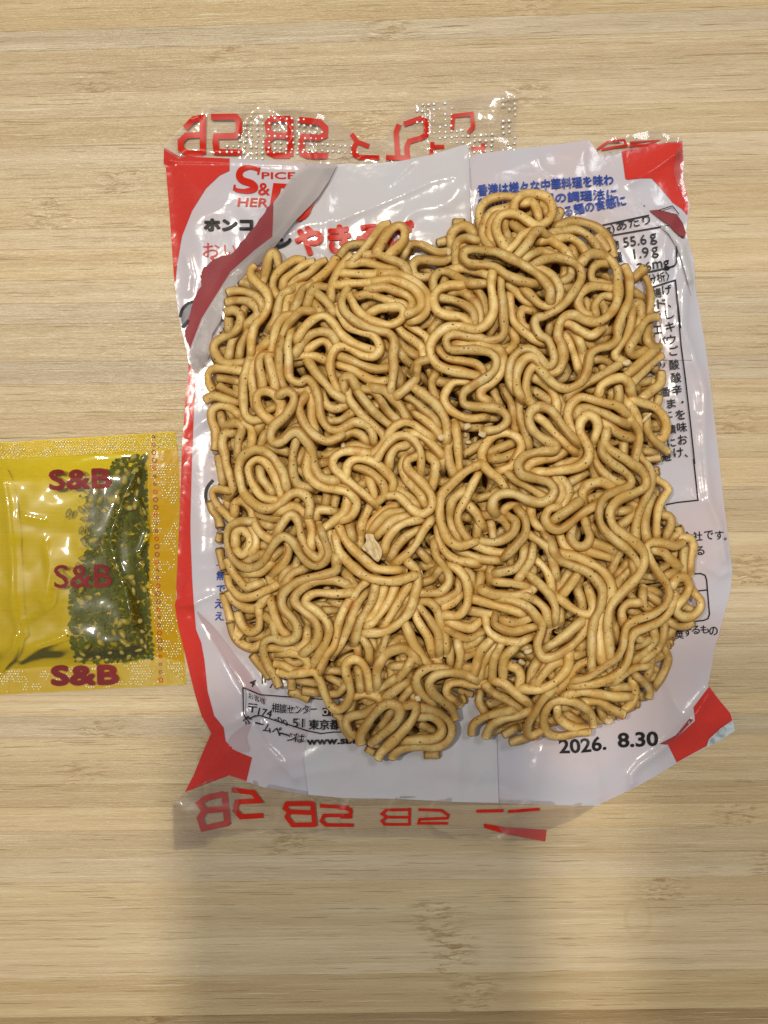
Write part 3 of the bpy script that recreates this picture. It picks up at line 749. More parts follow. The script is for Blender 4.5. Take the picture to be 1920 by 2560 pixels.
OUTLINE = [(590,660),(700,640),(790,650),(850,645),(960,570),(1020,590),(1080,640),(1130,590),(1190,530),(1290,480),(1390,500),(1420,560),
 (1500,580),(1545,680),(1600,690),(1640,760),(1655,860),(1665,950),(1670,1060),(1660,1150),(1665,1250),(1720,1330),(1740,1420),(1750,1530),
 (1720,1580),(1670,1650),(1660,1730),(1590,1790),(1500,1830),(1400,1850),(1280,1860),(1210,1850),(1180,1800),(1190,1750),(1140,1790),(1140,1840),
 (1060,1880),(950,1895),(880,1850),(840,1780),(760,1740),(700,1710),(650,1650),(590,1600),(575,1500),(555,1400),(545,1300),(530,1200),(540,1080),(520,950),(525,870),(560,780),(575,720)]

# ---------------------------------------------------------------- table top: glued bamboo strips
table = thing('table_top', 'pale glued bamboo board under the noodles', None, (0, 0, 0)); table['kind'] = 'structure'
del table['label']
def slope(v): return np.interp(v, [-900, 0, 700, 1300, 2000, 2560], [0.040, 0.032, 0.013, 0.002, 0.006, 0.014])
def plank(v0, v1, mat, z=0.0, thick=9.0, name='plank'):
    U0, U1 = -1100, 3000; ns = 2; bev = 0.5
    def yy(v, u): return v - slope(v) * (u - 960)
    prof = [(v0 + .06, z - thick), (v0 + .06, z - 0.05), (v0 + .6, z), (v1 - .6, z), (v1 - .06, z - 0.05), (v1 - .06, z - thick)]
    vs = []; uvs = []; fs = []
    for u in (U0, U1):
        for vv, zz in prof: vs.append(((u - 960) * 1e-4, (1280 - yy(vv, u)) * 1e-4, zz * 1e-3)); uvs.append((u * .1, vv * .1))
    n = len(prof)
    for i in range(n - 1): fs.append((i, i + 1, n + i + 1, n + i)[::-1])
    fs.append(tuple(range(n))); fs.append(tuple(range(2 * n - 1, n - 1, -1)))
    o = mesh_obj(name, vs, fs, mat, table, smooth=False)
    me = o.data; ul = me.uv_layers.new(name='grain')
    for li in range(len(me.loops)): ul.data[li].uv = uvs[me.loops[li].vertex_index]
    return o
edges = [-900]
r_ = random.Random(5)
while edges[-1] < 2440: edges.append(edges[-1] + r_.choice([52, 58, 64, 72, 80, 96]))
edges = [e for e in edges if e < 2470] + [2532]
for a, b in zip(edges[:-1], edges[1:]): plank(a, b, M_WOOD)
plank(2534, 2620, M_WOOD_DARK, -0.9, 8.0)
plank(2620, 2760, M_WOOD_DARK, -0.9, 8.0)
plank(2760, 3300, M_WOOD_DARK, -0.9, 8.0)

# ---------------------------------------------------------------- noodle packet
BODY = [(411,367),(446,389),(574,395),(769,408),(900,409),(923,410),(995,403),(1079,386),(1158,361),(1172,362),(1176,392),(1198,384),(1267,375),(1314,369),(1380,363),(1472,350),(1497,386),(1551,378),(1630,360),(1707,352),
 (1709,403),(1708,450),(1716,480),(1723,513),(1720,544),(1715,582),(1726,620),(1736,654),(1739,723),(1748,770),(1756,820),(1765,875),(1780,991),(1799,1160),(1808,1245),(1819,1330),(1831,1427),(1826,1480),(1810,1538),(1796,1590),(1785,1621),(1779,1670),(1769,1714),
 (1796,1745),(1827,1782),(1832,1799),(1838,1826),(1800,1852),(1766,1869),(1692,1907),(1640,1940),(1587,1969),(1489,2015),(1401,2013),(1300,2010),(1247,2008),(1144,2006),(995,1998),(860,1996),(771,1988),(657,1968),(616,1954),
 (572,1938),(510,1962),(461,1981),(484,1938),(505,1885),(528,1833),(516,1810),(505,1792),(490,1745),(478,1698),(466,1650),(454,1600),(447,1572),(443,1553),(437,1512),(443,1490),(441,1471),(446,1363),(450,1280),(451,1233),(455,1122),(460,1050),(465,980),(471,930),(471,904),(463,863),(455,830),(447,796),(435,695),(430,620),(424,533),(414,414),(408,408)]
TRAY = OUTLINE
CREASES = [
 ([(1713,700),(1705,811),(1722,855),(1744,922),(1760,977),(1760,1116),(1768,1200),(1772,1245),(1800,1322),(1812,1400)], 1.5, 13),
 ([(1580,455),(1640,418),(1690,385)], 1.0, 8),
 ([(1580,1967),(1578,1940),(1600,1912),(1638,1886),(1700,1830),(1739,1785),(1775,1730)], 1.7, 11),
 ([(1500,2010),(1493,1930),(1470,1860)], 0.7, 16),
 ([(636,1816),(660,1862),(704,1910),(737,1944)], 1.0, 9),
 ([(737,1944),(800,1928),(880,1918)], 0.5, 12),
 ([(446,1513),(484,1507),(530,1490)], 0.9, 8),
 ([(484,1515),(500,1560),(552,1642),(606,1740)], 1.1, 10),
 ([(528,1833),(560,1818),(600,1800),(640,1770)], 0.9, 12),
 ([(860,545),(985,496),(1079,452),(1130,440)], 0.8, 7),
 ([(975,460),(1035,400)], 0.6, 7),
 ([(700,600),(760,560),(860,548)], 0.5, 10),
 ([(1340,390),(1350,420),(1380,440)], 0.5, 12),
 ([(1250,425),(1340,398)], 0.3, 14),
 ([(466,640),(475,690),(470,730)], 0.8, 7),
 ([(1720,590),(1700,640),(1722,700)], 0.8, 9),
 ([(1640,2010),(1700,1890)], 0.5, 9),
 ([(1831,1427),(1800,1440),(1760,1412)], 0.8, 8),
 ([(420,400),(560,402),(740,410)], 0.7, 6),
 ([(540,1800),(520,1740),(505,1690)], 0.5, 8),
]
VALLEYS = [([(484,1530),(540,1610),(600,1700),(655,1790)], 0.8, 16), ([(1240,1850),(1250,2005)], 0.3, 6), ([(1173,395),(1180,560)], 0.3, 6),
 ([(1500,560),(1600,700),(1660,860)], 0.4, 20), ([(1100,1950),(1300,1980)], 0.4, 20)]
def film_h(u, v):
    u = np.asarray(u, float); v = np.asarray(v, float)
    d = seg_dist(u, v, BODY + BODY[:1]); ins = inside(u, v, BODY)
    d = np.where(ins, d, 0)
    h = 0.35 + 1.15 * sstep(d, 0, 90)
    amp = 0.25 + 0.75 * sstep(d, 0, 60)
    h += amp * (1.3 * vnoise(u, v, 170, 1) + 0.5 * vnoise(u, v, 80, 2))
    r1 = np.abs(vnoise(u, v, 170, 3)); h += amp * 0.5 * np.exp(-(r1 / 0.09) ** 1.6)
    r2 = np.abs(vnoise(v, u, 90, 4)); h += amp * 0.16 * np.exp(-r2 / 0.08)
    for pts, a, wd in CREASES: h += a * 0.8 * np.exp(-(seg_dist(u, v, pts) / (wd * 1.25)) ** 1.35) * np.clip(d / 10, 0.3, 1)
    for pts, a, wd in VALLEYS: h -= a * np.exp(-(seg_dist(u, v, pts) / wd) ** 2)
    # pressed down beneath the block
    press = sstep(seg_dist(u, v, TRAY + TRAY[:1]) * np.where(inside(u, v, TRAY), 1, -1), -75, 60)
    h = h * (1 - press) + 0.7 * press
    return np.maximum(h, 0.14)
def clear_h(u, v):
    u = np.asarray(u, float); v = np.asarray(v, float)
    h = 0.3 + 0.6 * vnoise(u, v, 120, 21) + 0.3 * vnoise(u, v, 50, 22)
    h += 0.55 * np.exp(-np.abs(vnoise(u, v, 90, 23)) / 0.06)
    h += 1.6 * np.exp(-((u - 1240) / 90) ** 2) * sstep(-v, -390, -230)
    h += 1.0 * np.exp(-((u - 620) / 180) ** 2) * sstep(-v, -400, -280)
    return np.maximum(h, 0.10)
def resample(poly, step):
    out = []
    for (x0, y0), (x1, y1) in zip(poly, poly[1:] + poly[:1]):
        n = max(1, int(math.hypot(x1 - x0, y1 - y0) / step))
        for i in range(n): out.append((x0 + (x1 - x0) * i / n, y0 + (y1 - y0) * i / n))
    return out
def smooth_poly(poly, it=1):
    for _ in range(it):
        out = []
        for a, b in zip(poly, poly[1:] + poly[:1]):
            out += [(a[0] * .75 + b[0] * .25, a[1] * .75 + b[1] * .25), (a[0] * .25 + b[0] * .75, a[1] * .25 + b[1] * .75)]
        poly = out
    return poly
def drape(name, poly, step, hf, off, mat, parent, edge=None):
    """a sheet with the given outline laid over the relief hf"""
    rim = resample(poly, edge or step)
    xs = [p[0] for p in rim]; ys = [p[1] for p in rim]
    gx, gy = np.meshgrid(np.arange(min(xs), max(xs), step), np.arange(min(ys), max(ys), step)); gx = gx.astype(float); gy = gy.astype(float)
    gx[::2] += step * .5; gx = gx.ravel(); gy = gy.ravel()
    keep = inside(gx, gy, rim) & (seg_dist(gx, gy, rim + rim[:1]) > step * .45)
    pts = [Vector(p) for p in rim] + [Vector((a, b)) for a, b in zip(gx[keep], gy[keep])]
    n = len(rim)
    vs, es, fs, *_ = geometry.delaunay_2d_cdt(pts, [], [list(range(n))], 1, 1e-4)
    u = np.array([p[0] for p in vs]); v = np.array([p[1] for p in vs])
    z = hf(u, v) + off
    P = Wn(np.stack([u, v, z], 1))
    F = []
    for f in fs:
        a, b, c = (P[i] for i in f[:3])
        F.append(tuple(f) if np.cross(b - a, c - a)[2] > 0 else tuple(f[::-1]))
    return mesh_obj(name, P, F, mat, parent)
def from2d(name, V2, F, hf, off, mat, parent, maxlen=9):
    bm = bmesh.new(); vv = [bm.verts.new((a, b, 0)) for a, b in V2]
    for f in F:
        try: bm.faces.new([vv[i] for i in f])
        except ValueError: pass
    bmesh.ops.triangulate(bm, faces=bm.faces[:])
    for _ in range(4):
        long = [e for e in bm.edges if e.calc_length() > maxlen]
        if not long: break
        bmesh.ops.subdivide_edges(bm, edges=long, cuts=1); bmesh.ops.triangulate(bm, faces=bm.faces[:])
    u = np.array([p.co.x for p in bm.verts]); v = np.array([p.co.y for p in bm.verts])
    bm.verts.index_update()
    P = Wn(np.stack([u, v, hf(u, v) + off], 1)); FF = []
    for f in bm.faces:
        i = [q.index for q in f.verts]; a, b, c = (P[k] for k in i)
        FF.append(tuple(i) if np.cross(b - a, c - a)[2] > 0 else tuple(i[::-1]))
    bm.free()
    return mesh_obj(name, P, FF, mat, parent)
def stroke2d(pts, w, closed=False):
    """a ribbon of width w (or a list of widths) along the points"""
    n = len(pts); L = []; R = []
    ws = w if isinstance(w, (list, tuple)) else [w] * n
    for i in range(n):
        p = Vector(pts[i]); a = Vector(pts[i - 1]) if (i or closed) else None; b = Vector(pts[(i + 1) % n]) if (i < n - 1 or closed) else None
        d1 = (p - a).normalized() if a is not None else (b - p).normalized(); d2 = (b - p).normalized() if b is not None else d1
        n1 = Vector((-d1.y, d1.x)); n2 = Vector((-d2.y, d2.x)); m = (n1 + n2)
        if m.length < 1e-3: m = n1
        m.normalize(); s = ws[i] / 2 / max(0.45, m.dot(n1))
        L.append(p + m * s); R.append(p - m * s)
    V = L + R; F = []
    for i in range(n if closed else n - 1):
        j = (i + 1) % n; F.append((i, j, n + j, n + i))
    return [(p.x, p.y) for p in V], F
def strokes(name, lst, w, hf, off, mat, parent, T=None, closed=False):
    V = []; F = []
    for pts in lst:
        ww = w
        if isinstance(pts, tuple) and len(pts) == 2 and isinstance(pts[0], list): pts, ww = pts
        if T: pts = [(T[0] + x * T[2], T[1] + y * T[2]) for x, y in pts]
        v2, f2 = stroke2d(pts, ww, closed); k = len(V); V += v2; F += [tuple(i + k for i in f) for f in f2]
    return from2d(name, V, F, hf, off, mat, parent)
def spline(pts, n=6, closed=False):
    P = [Vector(p) for p in pts]; N = len(P); out = []
    for i in range(N if closed else N - 1):
        if closed: p0, p1, p2, p3 = P[i - 1], P[i], P[(i + 1) % N], P[(i + 2) % N]
        else: p0, p1, p2, p3 = P[max(0, i - 1)], P[i], P[i + 1], P[min(N - 1, i + 2)]
        for k in range(n):
            t = k / n
            q = 0.5 * ((2 * p1) + (-p0 + p2) * t + (2 * p0 - 5 * p1 + 4 * p2 - p3) * t * t + (-p0 + 3 * p1 - 3 * p2 + p3) * t ** 3)
            out.append(tuple(q))
    if not closed: out.append(tuple(P[-1]))
    return out
DG = bpy.context.evaluated_depsgraph_get
def text(s, box, mat, parent, hf, off=0.16, rot=0.0, bold=0.0, name='lettering', shear=0.0, clip=None, spacing=1.0, bend=0.0, fat=0.0):
    """words set flat on the film; box = (left, baseline, width, height) in plan units, rot in degrees, rising to the right"""
    cu = bpy.data.curves.new(name, 'FONT'); cu.body = s; cu.size = 1.0; cu.offset = bold; cu.resolution_u = 3; cu.shear = shear; cu.space_character = spacing
    o = bpy.data.objects.new(name, cu); COL.objects.link(o); me = o.to_mesh()
    V = [(p.co.x, p.co.y) for p in me.vertices]; F = [tuple(p.vertices) for p in me.polygons]
    o.to_mesh_clear(); bpy.data.objects.remove(o); bpy.data.curves.remove(cu)
    if not V: return None
    x0 = min(p[0] for p in V); x1 = max(p[0] for p in V); y0 = min(p[1] for p in V); y1 = max(p[1] for p in V)
    bl, bb, bw, bh = box; ca, sa = math.cos(math.radians(rot)), math.sin(math.radians(rot)); V2 = []
    for x, y in V:
        fx = (x - x0) / (x1 - x0 + 1e-9); a = fx * bw; b = (y - y0) / (y1 - y0 + 1e-9) * bh + bend * math.sin(fx * math.pi)
        V2.append((bl + a * ca - b * sa, bb - a * sa - b * ca))
    if fat <= 0: return from2d(name, V2, F, hf, off, mat, parent)
    VV = []; FF = []; zz = {}; NQ = 9 if fat > 1.2 else 5
    for q in range(NQ):                                  # heavy lettering: the outline widened all round
        dx, dy = (0, 0) if q == 0 else (fat * math.cos(q * 2 * math.pi / (NQ - 1)), fat * math.sin(q * 2 * math.pi / (NQ - 1))); k = len(VV)
        VV += [(x + dx, y + dy) for x, y in V2]; FF += [tuple(i + k for i in f) for f in F]
    cell = len(V2)
    o = None
    bm = bmesh.new()
    for q in range(NQ):
        part = from2d('tmp', VV[q * cell:(q + 1) * cell], F, hf, off + q * 0.012, mat, parent)
        bm.from_mesh(part.data); md = part.data; bpy.data.objects.remove(part); bpy.data.meshes.remove(md)
    me = bpy.data.meshes.new(name); bm.to_mesh(me); bm.free(); me.materials.append(mat)
    me.polygons.foreach_set('use_smooth', [True] * len(me.polygons))
    o = bpy.data.objects.new(name, me); COL.objects.link(o); o.parent = parent
    return o

pk = thing('noodle_packet', 'flattened glossy white and red noodle packet, torn open, lying under the fried noodles', 'food packet', W(1120, 1200, 0))
drape('printed_film', BODY, 6, film_h, 0.0, M_WHITE, pk)
# red printed areas
RED_TL = [(410,368),(446,390),(574,396),(574,427),(549,439),(515,471),(480,527),(455,590),(443,659),(438,712),(435,695),(430,620),(424,533),(414,414),(409,408)]
RED_L = [(471,906),(490,935),(484,1043),(479,1170),(476,1296),(476,1336),(480,1444),(484,1507),(490,1574),(503,1607),(511,1652),(519,1729),(535,1789),(559,1819),(564,1853),(589,1877),(630,1894),(616,1953),
 (572,1938),(510,1962),(462,1980),(484,1938),(505,1885),(528,1833),(516,1810),(505,1792),(490,1745),(478,1698),(466,1650),(454,1600),(447,1572),(443,1553),(437,1512),(443,1490),(441,1471),(446,1363),(450,1280),(451,1233),(455,1122),(460,1050),(465,980),(471,930)]
RED_TR = [(1554,378),(1630,360),(1706,353),(1708,403),(1707,450),(1716,480),(1722,513),(1718,538),(1704,522),(1682,507),(1651,469),(1629,446),(1601,446),(1570,450),(1563,447)]
RED_BR = [(1773,1716),(1796,1747),(1826,1783),(1831,1800),(1800,1832),(1765,1866),(1692,1906),(1669,1860),(1700,1836),(1738,1802),(1734,1768)]
for nm, p in (('red_corner', RED_TL), ('red_border', RED_L), ('red_corner', RED_TR), ('red_corner', RED_BR)):
    drape(nm, p, 5, film_h, 0.14, M_RED, pk)
drape('red_border', [(1667,1862),(1648,1860),(1690,1838),(1725,1795),(1733,1800),(1700,1835)], 6, film_h, 0.13, M_DRED, pk)
# silvery reverse at the lower right corner
M_SILVER = mat_plain('silver_reverse', (0.62, 0.70, 0.76), 0.28, 0.0002, 0.6, (0.35, 0.38, 0.40))
drape('folded_tip', [(1766,1868),(1772,1848),(1800,1822),(1831,1801),(1838,1826),(1800,1852)], 6, film_h, 0.45, M_SILVER, pk)
# torn front layer: strip seen from behind (dark red) and its curled unprinted band
rr = random.Random(3)
jag = []
for a, b in zip([(684,505),(668,520),(640,560),(600,610),(577,634),(543,645),(522,657),(505,672),(501,692),(504,714),(488,736),(479,771),(468,815),(460,828)],
                [(668,520),(640,560),(600,610),(577,634),(543,645),(522,657),(505,672),(501,692),(504,714),(488,736),(479,771),(468,815),(460,828),(473,874)]):
    for k in range(4): jag.append((a[0] + (b[0] - a[0]) * k / 4 + rr.uniform(-2.2, 2.2), a[1] + (b[1] - a[1]) * k / 4 + rr.uniform(-2.2, 2.2)))
def torn_h(u, v): u = np.asarray(u, float); v = np.asarray(v, float); return film_h(u, v) + 0.9 * sstep(-v, -900, -500) + 1.5 * np.exp(-(seg_dist(u, v, [(800,425),(765,480),(715,550),(640,640),(585,700),(545,790),(510,880)]) / 26) ** 2)
drape('torn_strip', jag + [(474,874),(483,850),(504,796),(533,749),(577,679),(637,625),(681,592),(684,560)], 7, torn_h, 0.35, M_DRED, pk, edge=5)
GREY = [(769,408),(843,411),(822,452),(797,490),(770,520),(735,555),(700,600),(660,650),(610,690),(575,725),(556,760),(552,800),(530,835),(524,885),(516,905),(492,935),(478,920),(471,895),(474,874),
        (483,850),(504,796),(533,749),(577,679),(637,625),(681,592),(684,505),(706,478),(730,440)]
drape('curled_band', GREY, 7, torn_h, 0.75, M_GREY, pk)
FLAP = [(843,411),(900,410),(923,410),(995,404),(1079,387),(1158,362),(1171,363),(1174,450),(1176,560),(1184,700),(1200,900),(1215,1200),(1228,1500),(1240,1800),(1247,2007),(1144,2005),(995,1997),(860,1995),(771,1987),(760,1900),(800,1600),(760,1300),(720,1000),(640,860),(600,760),(640,700),(700,620),(735,580),(775,530),(800,500),(822,462)]
drape('folded_flap', FLAP, 6.5, film_h, 0.55, M_FLAP, pk)
# right-hand torn edge: raised layer left of the tear and the dark red inner piece
FLAP_R = [(1176,420),(1198,385),(1267,376),(1314,370),(1380,364),(1471,351),(1497,389),(1519,425),(1548,457),(1582,491),(1623,529),(1660,570),(1686,613),(1695,654),(1707,679),(1722,740),(1718,830),(1730,900),(1600,900),(1400,900),(1200,800)]
drape('folded_flap', FLAP_R, 7, film_h, 0.34, M_WHITE, pk)
drape('torn_strip', [(1623,526),(1645,524),(1692,535),(1707,557),(1715,582),(1711,596),(1689,582),(1673,563),(1651,548)], 6, film_h, 0.62, M_DRED, pk)
drape('white_wrinkle', [(1640,560),(1668,566),(1690,585),(1708,600),(1722,640),(1733,700),(1728,740),(1716,690),(1702,640),(1688,612),(1672,585)], 6, lambda u, v: film_h(u, v) + 1.3 * np.exp(-(seg_dist(np.asarray(u, float), np.asarray(v, float), [(1660,562),(1700,610),(1724,700)]) / 9) ** 2), 0.5, M_FLAP, pk)

# clear sealed ends
CLEAR_T = [(408,372),(411,361),(436,336),(471,301),(490,282),(515,267),(585,264),(662,265),(740,269),(803,286),(850,308),(879,330),(905,350),(930,352),(963,345),(985,311),(1007,280),(1035,267),(1079,254),(1142,245),(1200,234),(1264,226),(1292,242),(1290,300),(1289,345),(1292,376),(1267,384),(1198,390),(1176,400),(1158,372),(1079,396),(995,412),(923,420),(769,417),(574,405),(446,398)]
CLEAR_TR = [(1488,380),(1500,356),(1538,342),(1590,334),(1645,322),(1676,340),(1704,344),(1709,356),(1630,366),(1551,384),(1505,392)]
CLEAR_B = [(461,1981),(445,1996),(430,2015),(431,2070),(434,2127),(475,2122),(515,2117),(517,2096),(560,2092),(640,2078),(700,2084),(860,2091),(1000,2093),(1100,2096),(1215,2100),(1361,2104),(1364,2090),(1367,2076),(1420,2055),(1480,2022),(1489,2010),(1401,2004),(1247,1999),(995,1990),(771,1979),(657,1958),(612,1944),(572,1928),(510,1955)]
drape('clear_seal', CLEAR_T, 8, clear_h, 0.05, M_CLEAR, pk)
drape('clear_seal', CLEAR_TR, 8, clear_h, 0.05, M_CLEAR, pk)
drape('clear_seal', CLEAR_B, 8, clear_h, 0.05, M_CLEAR, pk)
drape('clear_fold', [(430,2016),(470,1985),(560,1945),(572,1940),(600,1985),(590,2040),(515,2117),(434,2126)], 8, clear_h, 0.5, M_CLEAR, pk)
drape('clear_fold', [(1270,2100),(1240,2060),(1300,2030),(1400,2020),(1489,2013),(1440,2048),(1366,2076),(1361,2102)], 8, clear_h, 0.5, M_CLEAR, pk)
drape('clear_fold', [(1707,450),(1709,360),(1692,372),(1684,430),(1690,452),(1712,500),(1723,513)], 6, film_h, 0.6, M_CLEAR, pk)
W1 = (380, 220, 520 / 1659); W2 = (860, 220, 520 / 1659); W3 = (1300, 300, 520 / 1659); W4 = (1400, 700, 460 / 1659); W5 = (1400, 1150, 460 / 1659)
W6 = (1300, 1650, 560 / 1659); W7 = (860, 1650, 560 / 1659); W8 = (400, 1600, 560 / 1659); V1 = (400, 600, 300 / 948); V2 = (400, 1200, 360 / 1327)
ch = lambda u, v: clear_h(u, v)
def seal_letter(l, T, w=15.5, hf=clear_h, off=0.14, mat=None): return strokes('seal_lettering', l, w, hf, off, mat or I_RED, pk, T)
seal_letter([[(405,212),(405,530)],[(405,235),(330,250),(262,320)],[(405,372),(275,378),(228,425),(230,485),(280,520),(405,525)]], W1)
seal_letter([[(470,230),(665,228),(692,262),(692,352),(665,382),(512,385),(505,425),(515,510),(716,515)]], W1)
seal_letter([[(1103,232),(1103,545)],[(1103,246),(950,246),(922,280),(930,345),(970,378),(1103,382)],[(970,378),(918,425),(928,510),(978,538),(1103,538)]], W1)
seal_letter([[(1170,252),(1335,272),(1380,315),(1378,378),(1330,398),(1205,388),(1192,430),(1198,520),(1240,540),(1402,540)]], W1)
seal_letter([[(60,365),(105,430),(200,465)],[(105,430),(75,480),(85,530),(120,552),(282,555)]], W2, 12)
seal_letter([[(440,290),(415,350),(430,550)],[(335,555),(530,558)],[(478,288),(610,242),(655,265),(655,372),(610,400),(520,425),(500,470),(505,545)]], W2, 13)
seal_letter([[(865,330),(870,222),(1020,205),(1030,310),(990,355)],[(690,535),(705,470),(800,468)],[(705,430),(705,470)],[(1015,485),(1110,485)],[(1110,440),(1108,510)]], W2, 10)
seal_letter([[(615,235),(700,175),(830,160),(850,205),(760,215),(650,235)],[(870,205),(1010,200),(1110,160),(880,180)]], W3, 6)
seal_letter([[(475,1125),(500,1370)],[(470,1140),(340,1170),(290,1210),(330,1265),(480,1250)],[(330,1265),(295,1320),(320,1395),(505,1355)]], W8)
seal_letter([[(530,1110),(690,1130),(735,1190),(570,1200),(555,1260),(600,1310),(765,1300)]], W8, 13)
seal_letter([[(1128,1200),(1148,1382)],[(1128,1212),(940,1212),(925,1245),(960,1272),(1135,1280)],[(960,1272),(940,1310),(985,1370),(1148,1368)]], W8, 12)
seal_letter([[(1185,1228),(1380,1240),(1415,1270),(1410,1298),(1215,1300),(1195,1340),(1230,1370),(1435,1372)]], W8, 9)
seal_letter([[(485,1095),(485,1225)],[(485,1108),(310,1112),(280,1140),(320,1165),(485,1165)],[(320,1165),(280,1190),(300,1218),(485,1218)],
             [(550,1108),(720,1115),(772,1150),(765,1172),(560,1180),(552,1210),(770,1210)],[(-40,1100),(50,1105),(50,1165),(-30,1165)],[(-30,1222),(72,1222)]], W7, 7)
seal_letter([[(980,1120),(1180,1116)],[(1215,1122),(1450,1106)]], W7, 8)
V_, F_ = [(W7[0] + x * W7[2], W7[1] + y * W7[2]) for x, y in ((1035,1212),(1200,1240),(1500,1258),(1490,1345),(1200,1290),(1038,1244))], [(0,1,2,3,4,5)]
from2d('seal_lettering', V_, F_, clear_h, 0.14, I_RED, pk)
# embossed dots of the top seal
def dots(name, pts, hf, rad, mat, parent, zoff=0.02):
    V = []; F = []
    for (u, v) in pts:
        z = float(hf(np.array([u]), np.array([v]))[0]) + zoff; k = len(V); jr = rad * rr.uniform(.75, 1.25)
        c = W(u, v, z); 
        for ring, (q, hh) in enumerate(((1, 0), (.80, .22), (.40, .34))):
            for i in range(7):
                a = i * 2 * math.pi / 7; V.append((c[0] + jr * q * math.cos(a) * 1e-4, c[1] + jr * q * math.sin(a) * 1e-4, c[2] + hh * jr * 1e-4))
        V.append((c[0], c[1], c[2] + .37 * jr * 1e-4))
        for ring in range(2):
            for i in range(7): a = k + ring * 7 + i; b = k + ring * 7 + (i + 1) % 7; F.append((a, b, b + 7, a + 7))
        for i in range(7): F.append((k + 14 + i, k + 14 + (i + 1) % 7, k + 21))
    o = mesh_obj(name, V, F, mat, parent); o['kind'] = 'stuff'; return o
dp = []
for row in range(8):
    y = 225 + row * 48
    x_lo = [790,745,740,700,700,600,500,740][row]; x_hi = [1250,1300,1390,1400,1620,1640,1240,900][row]
    for x in range(x_lo, x_hi, 47): dp.append((W1[0] + (x + rr.uniform(-5, 5)) * W1[2], W1[1] + (y + (x - 700) * .05 * (row < 6) + rr.uniform(-5, 5)) * W1[2]))
for row in range(12):
    for x in range(580, 1380, 46):
        y = 110 + row * 46 + (x - 900) * -.08
        if 900 < x < 1200 and y < 330: continue
        if x < 700 and y > 330 and rr.random() < .5: continue
        if x > 1180 and x < 1270: continue
        if y > 470 - max(0, (950 - x)) * .3 and x < 990: continue
        if rr.random() < .75: dp.append((W2[0] + (x + rr.uniform(-5, 5)) * W2[2], W2[1] + (y + rr.uniform(-5, 5)) * W2[2]))
dots('embossed_dots', dp, clear_h, 3.3, M_DOTS, pk, 0.07)

# ---------------------------------------------------------------- printing on the packet
fh = film_h
# big S with serifs, "PICE", "&", block B, "HER"
Sx = spline([(852,655),(820,640),(770,632),(715,650),(695,695),(720,735),(790,760),(820,790),(800,812),(740,822),(680,815),(655,800)], 4)
Sw = [9 + 9 * math.sin(math.pi * i / (len(Sx) - 1)) ** 1.3 * (1.0 if 8 < i < 36 else .6) for i in range(len(Sx))]
strokes('lettering', [([(x, y) for x, y in Sx], Sw)], 8, fh, 0.31, I_RED, pk, W1)
strokes('lettering', [[(858,632),(845,690)],[(660,770),(652,815)]], 5, fh, 0.33, I_RED, pk, W1)
text('PICE', (654, 447, 84, 17), I_RED, pk, fh, 0.3, 0, 0.012)
text('&', (645, 488, 30, 31), I_RED, pk, fh, 0.3, 0, 0.012)
V_ = [(W1[0] + x * W1[2], W1[1] + y * W1[2]) for x, y in ((968,757),(1095,765),(1060,800),(1030,795),(1020,835),(975,905),(935,965))]
from2d('lettering', V_, [tuple(range(7))], fh, 0.31, I_RED, pk)
text('HER', (593, 516, 76, 22), I_RED, pk, fh, 0.3, -1, 0.015, shear=.1)
text('ホンコ', (511, 576, 120, 28), I_BLACK, pk, fh, 0.3, 0, 0.012, fat=2.3)
text('お', (507, 643, 42, 36), I_RED, pk, fh, 0.3)
text('い', (560, 640, 30, 28), I_RED, pk, fh, 0.3)
strokes('lettering', [[(470,1345),(482,1358),(495,1352)]], 8, fh, 0.31, I_RED, pk, W1)
# the same words again on the folded flap
FO = 1.2
text('ン', (692, 619, 36, 26), I_BLACK, pk, fh, FO, 3, 0.01, fat=2.2)
strokes('lettering', [[(940,1275),(1000,1225)]], 7, fh, FO + .3, I_BLACK, pk, W1)
text('やきそば', (742, 637, 294, 69), I_RED, pk, fh, FO, 3.0, 0.0, fat=4.0)
V_ = spline([(1145,1058),(1195,1010),(1222,962),(1262,942),(1300,900),(1275,950),(1258,1000),(1215,1045)], 4, True)
V_ = [(W1[0] + x * W1[2], W1[1] + y * W1[2]) for x, y in V_]
from2d('lettering', V_, [tuple(range(len(V_)))], fh, FO, I_RED, pk)
strokes('lettering', [[(835,1400),(862,1470)],[(700,1545),(760,1520)]], 5, fh, FO, I_RED, pk, W1)
FR = 0.9
text('香港は様々な中華料理を味わ', (1195, 489, 340, 27), I_BLUE, pk, fh, FR, 4.6, 0, fat=0.9)
text('都市中国料理の調理法に', (1196, 521, 348, 25), I_BLUE, pk, fh, FR, 4.2, 0, fat=0.9)
text('る麺の食感に', (1413, 541, 156, 26), I_BLUE, pk, fh, FR, 10.5, 0, fat=0.9)
text('こだ', (1572, 515, 38, 17), I_BLUE, pk, fh, 0.30, -22, 0.02, shear=.4)
text('(75g)あたり', (1478, 596, 154, 27), I_BLACK, pk, fh, FR, 12.5, 0, fat=0.35)
text('物', (1531, 625, 18, 25), I_BLACK, pk, fh, FR, 9, 0, fat=0.4)
text('55.6', (1560, 618, 58, 24), I_BLACK, pk, fh, FR, 8.5, 0, fat=0.35)
text('g', (1627, 612, 17, 27), I_BLACK, pk, fh, FR, 8.5, 0, fat=0.35)
text('量', (1541, 655, 16, 24), I_BLACK, pk, fh, FR, 6, 0, fat=0.4)
text('1.9', (1586, 647, 38, 25), I_BLACK, pk, fh, FR, 8, 0, fat=0.35)
text('g', (1631, 645, 17, 27), I_BLACK, pk, fh, FR, 8, 0, fat=0.35)
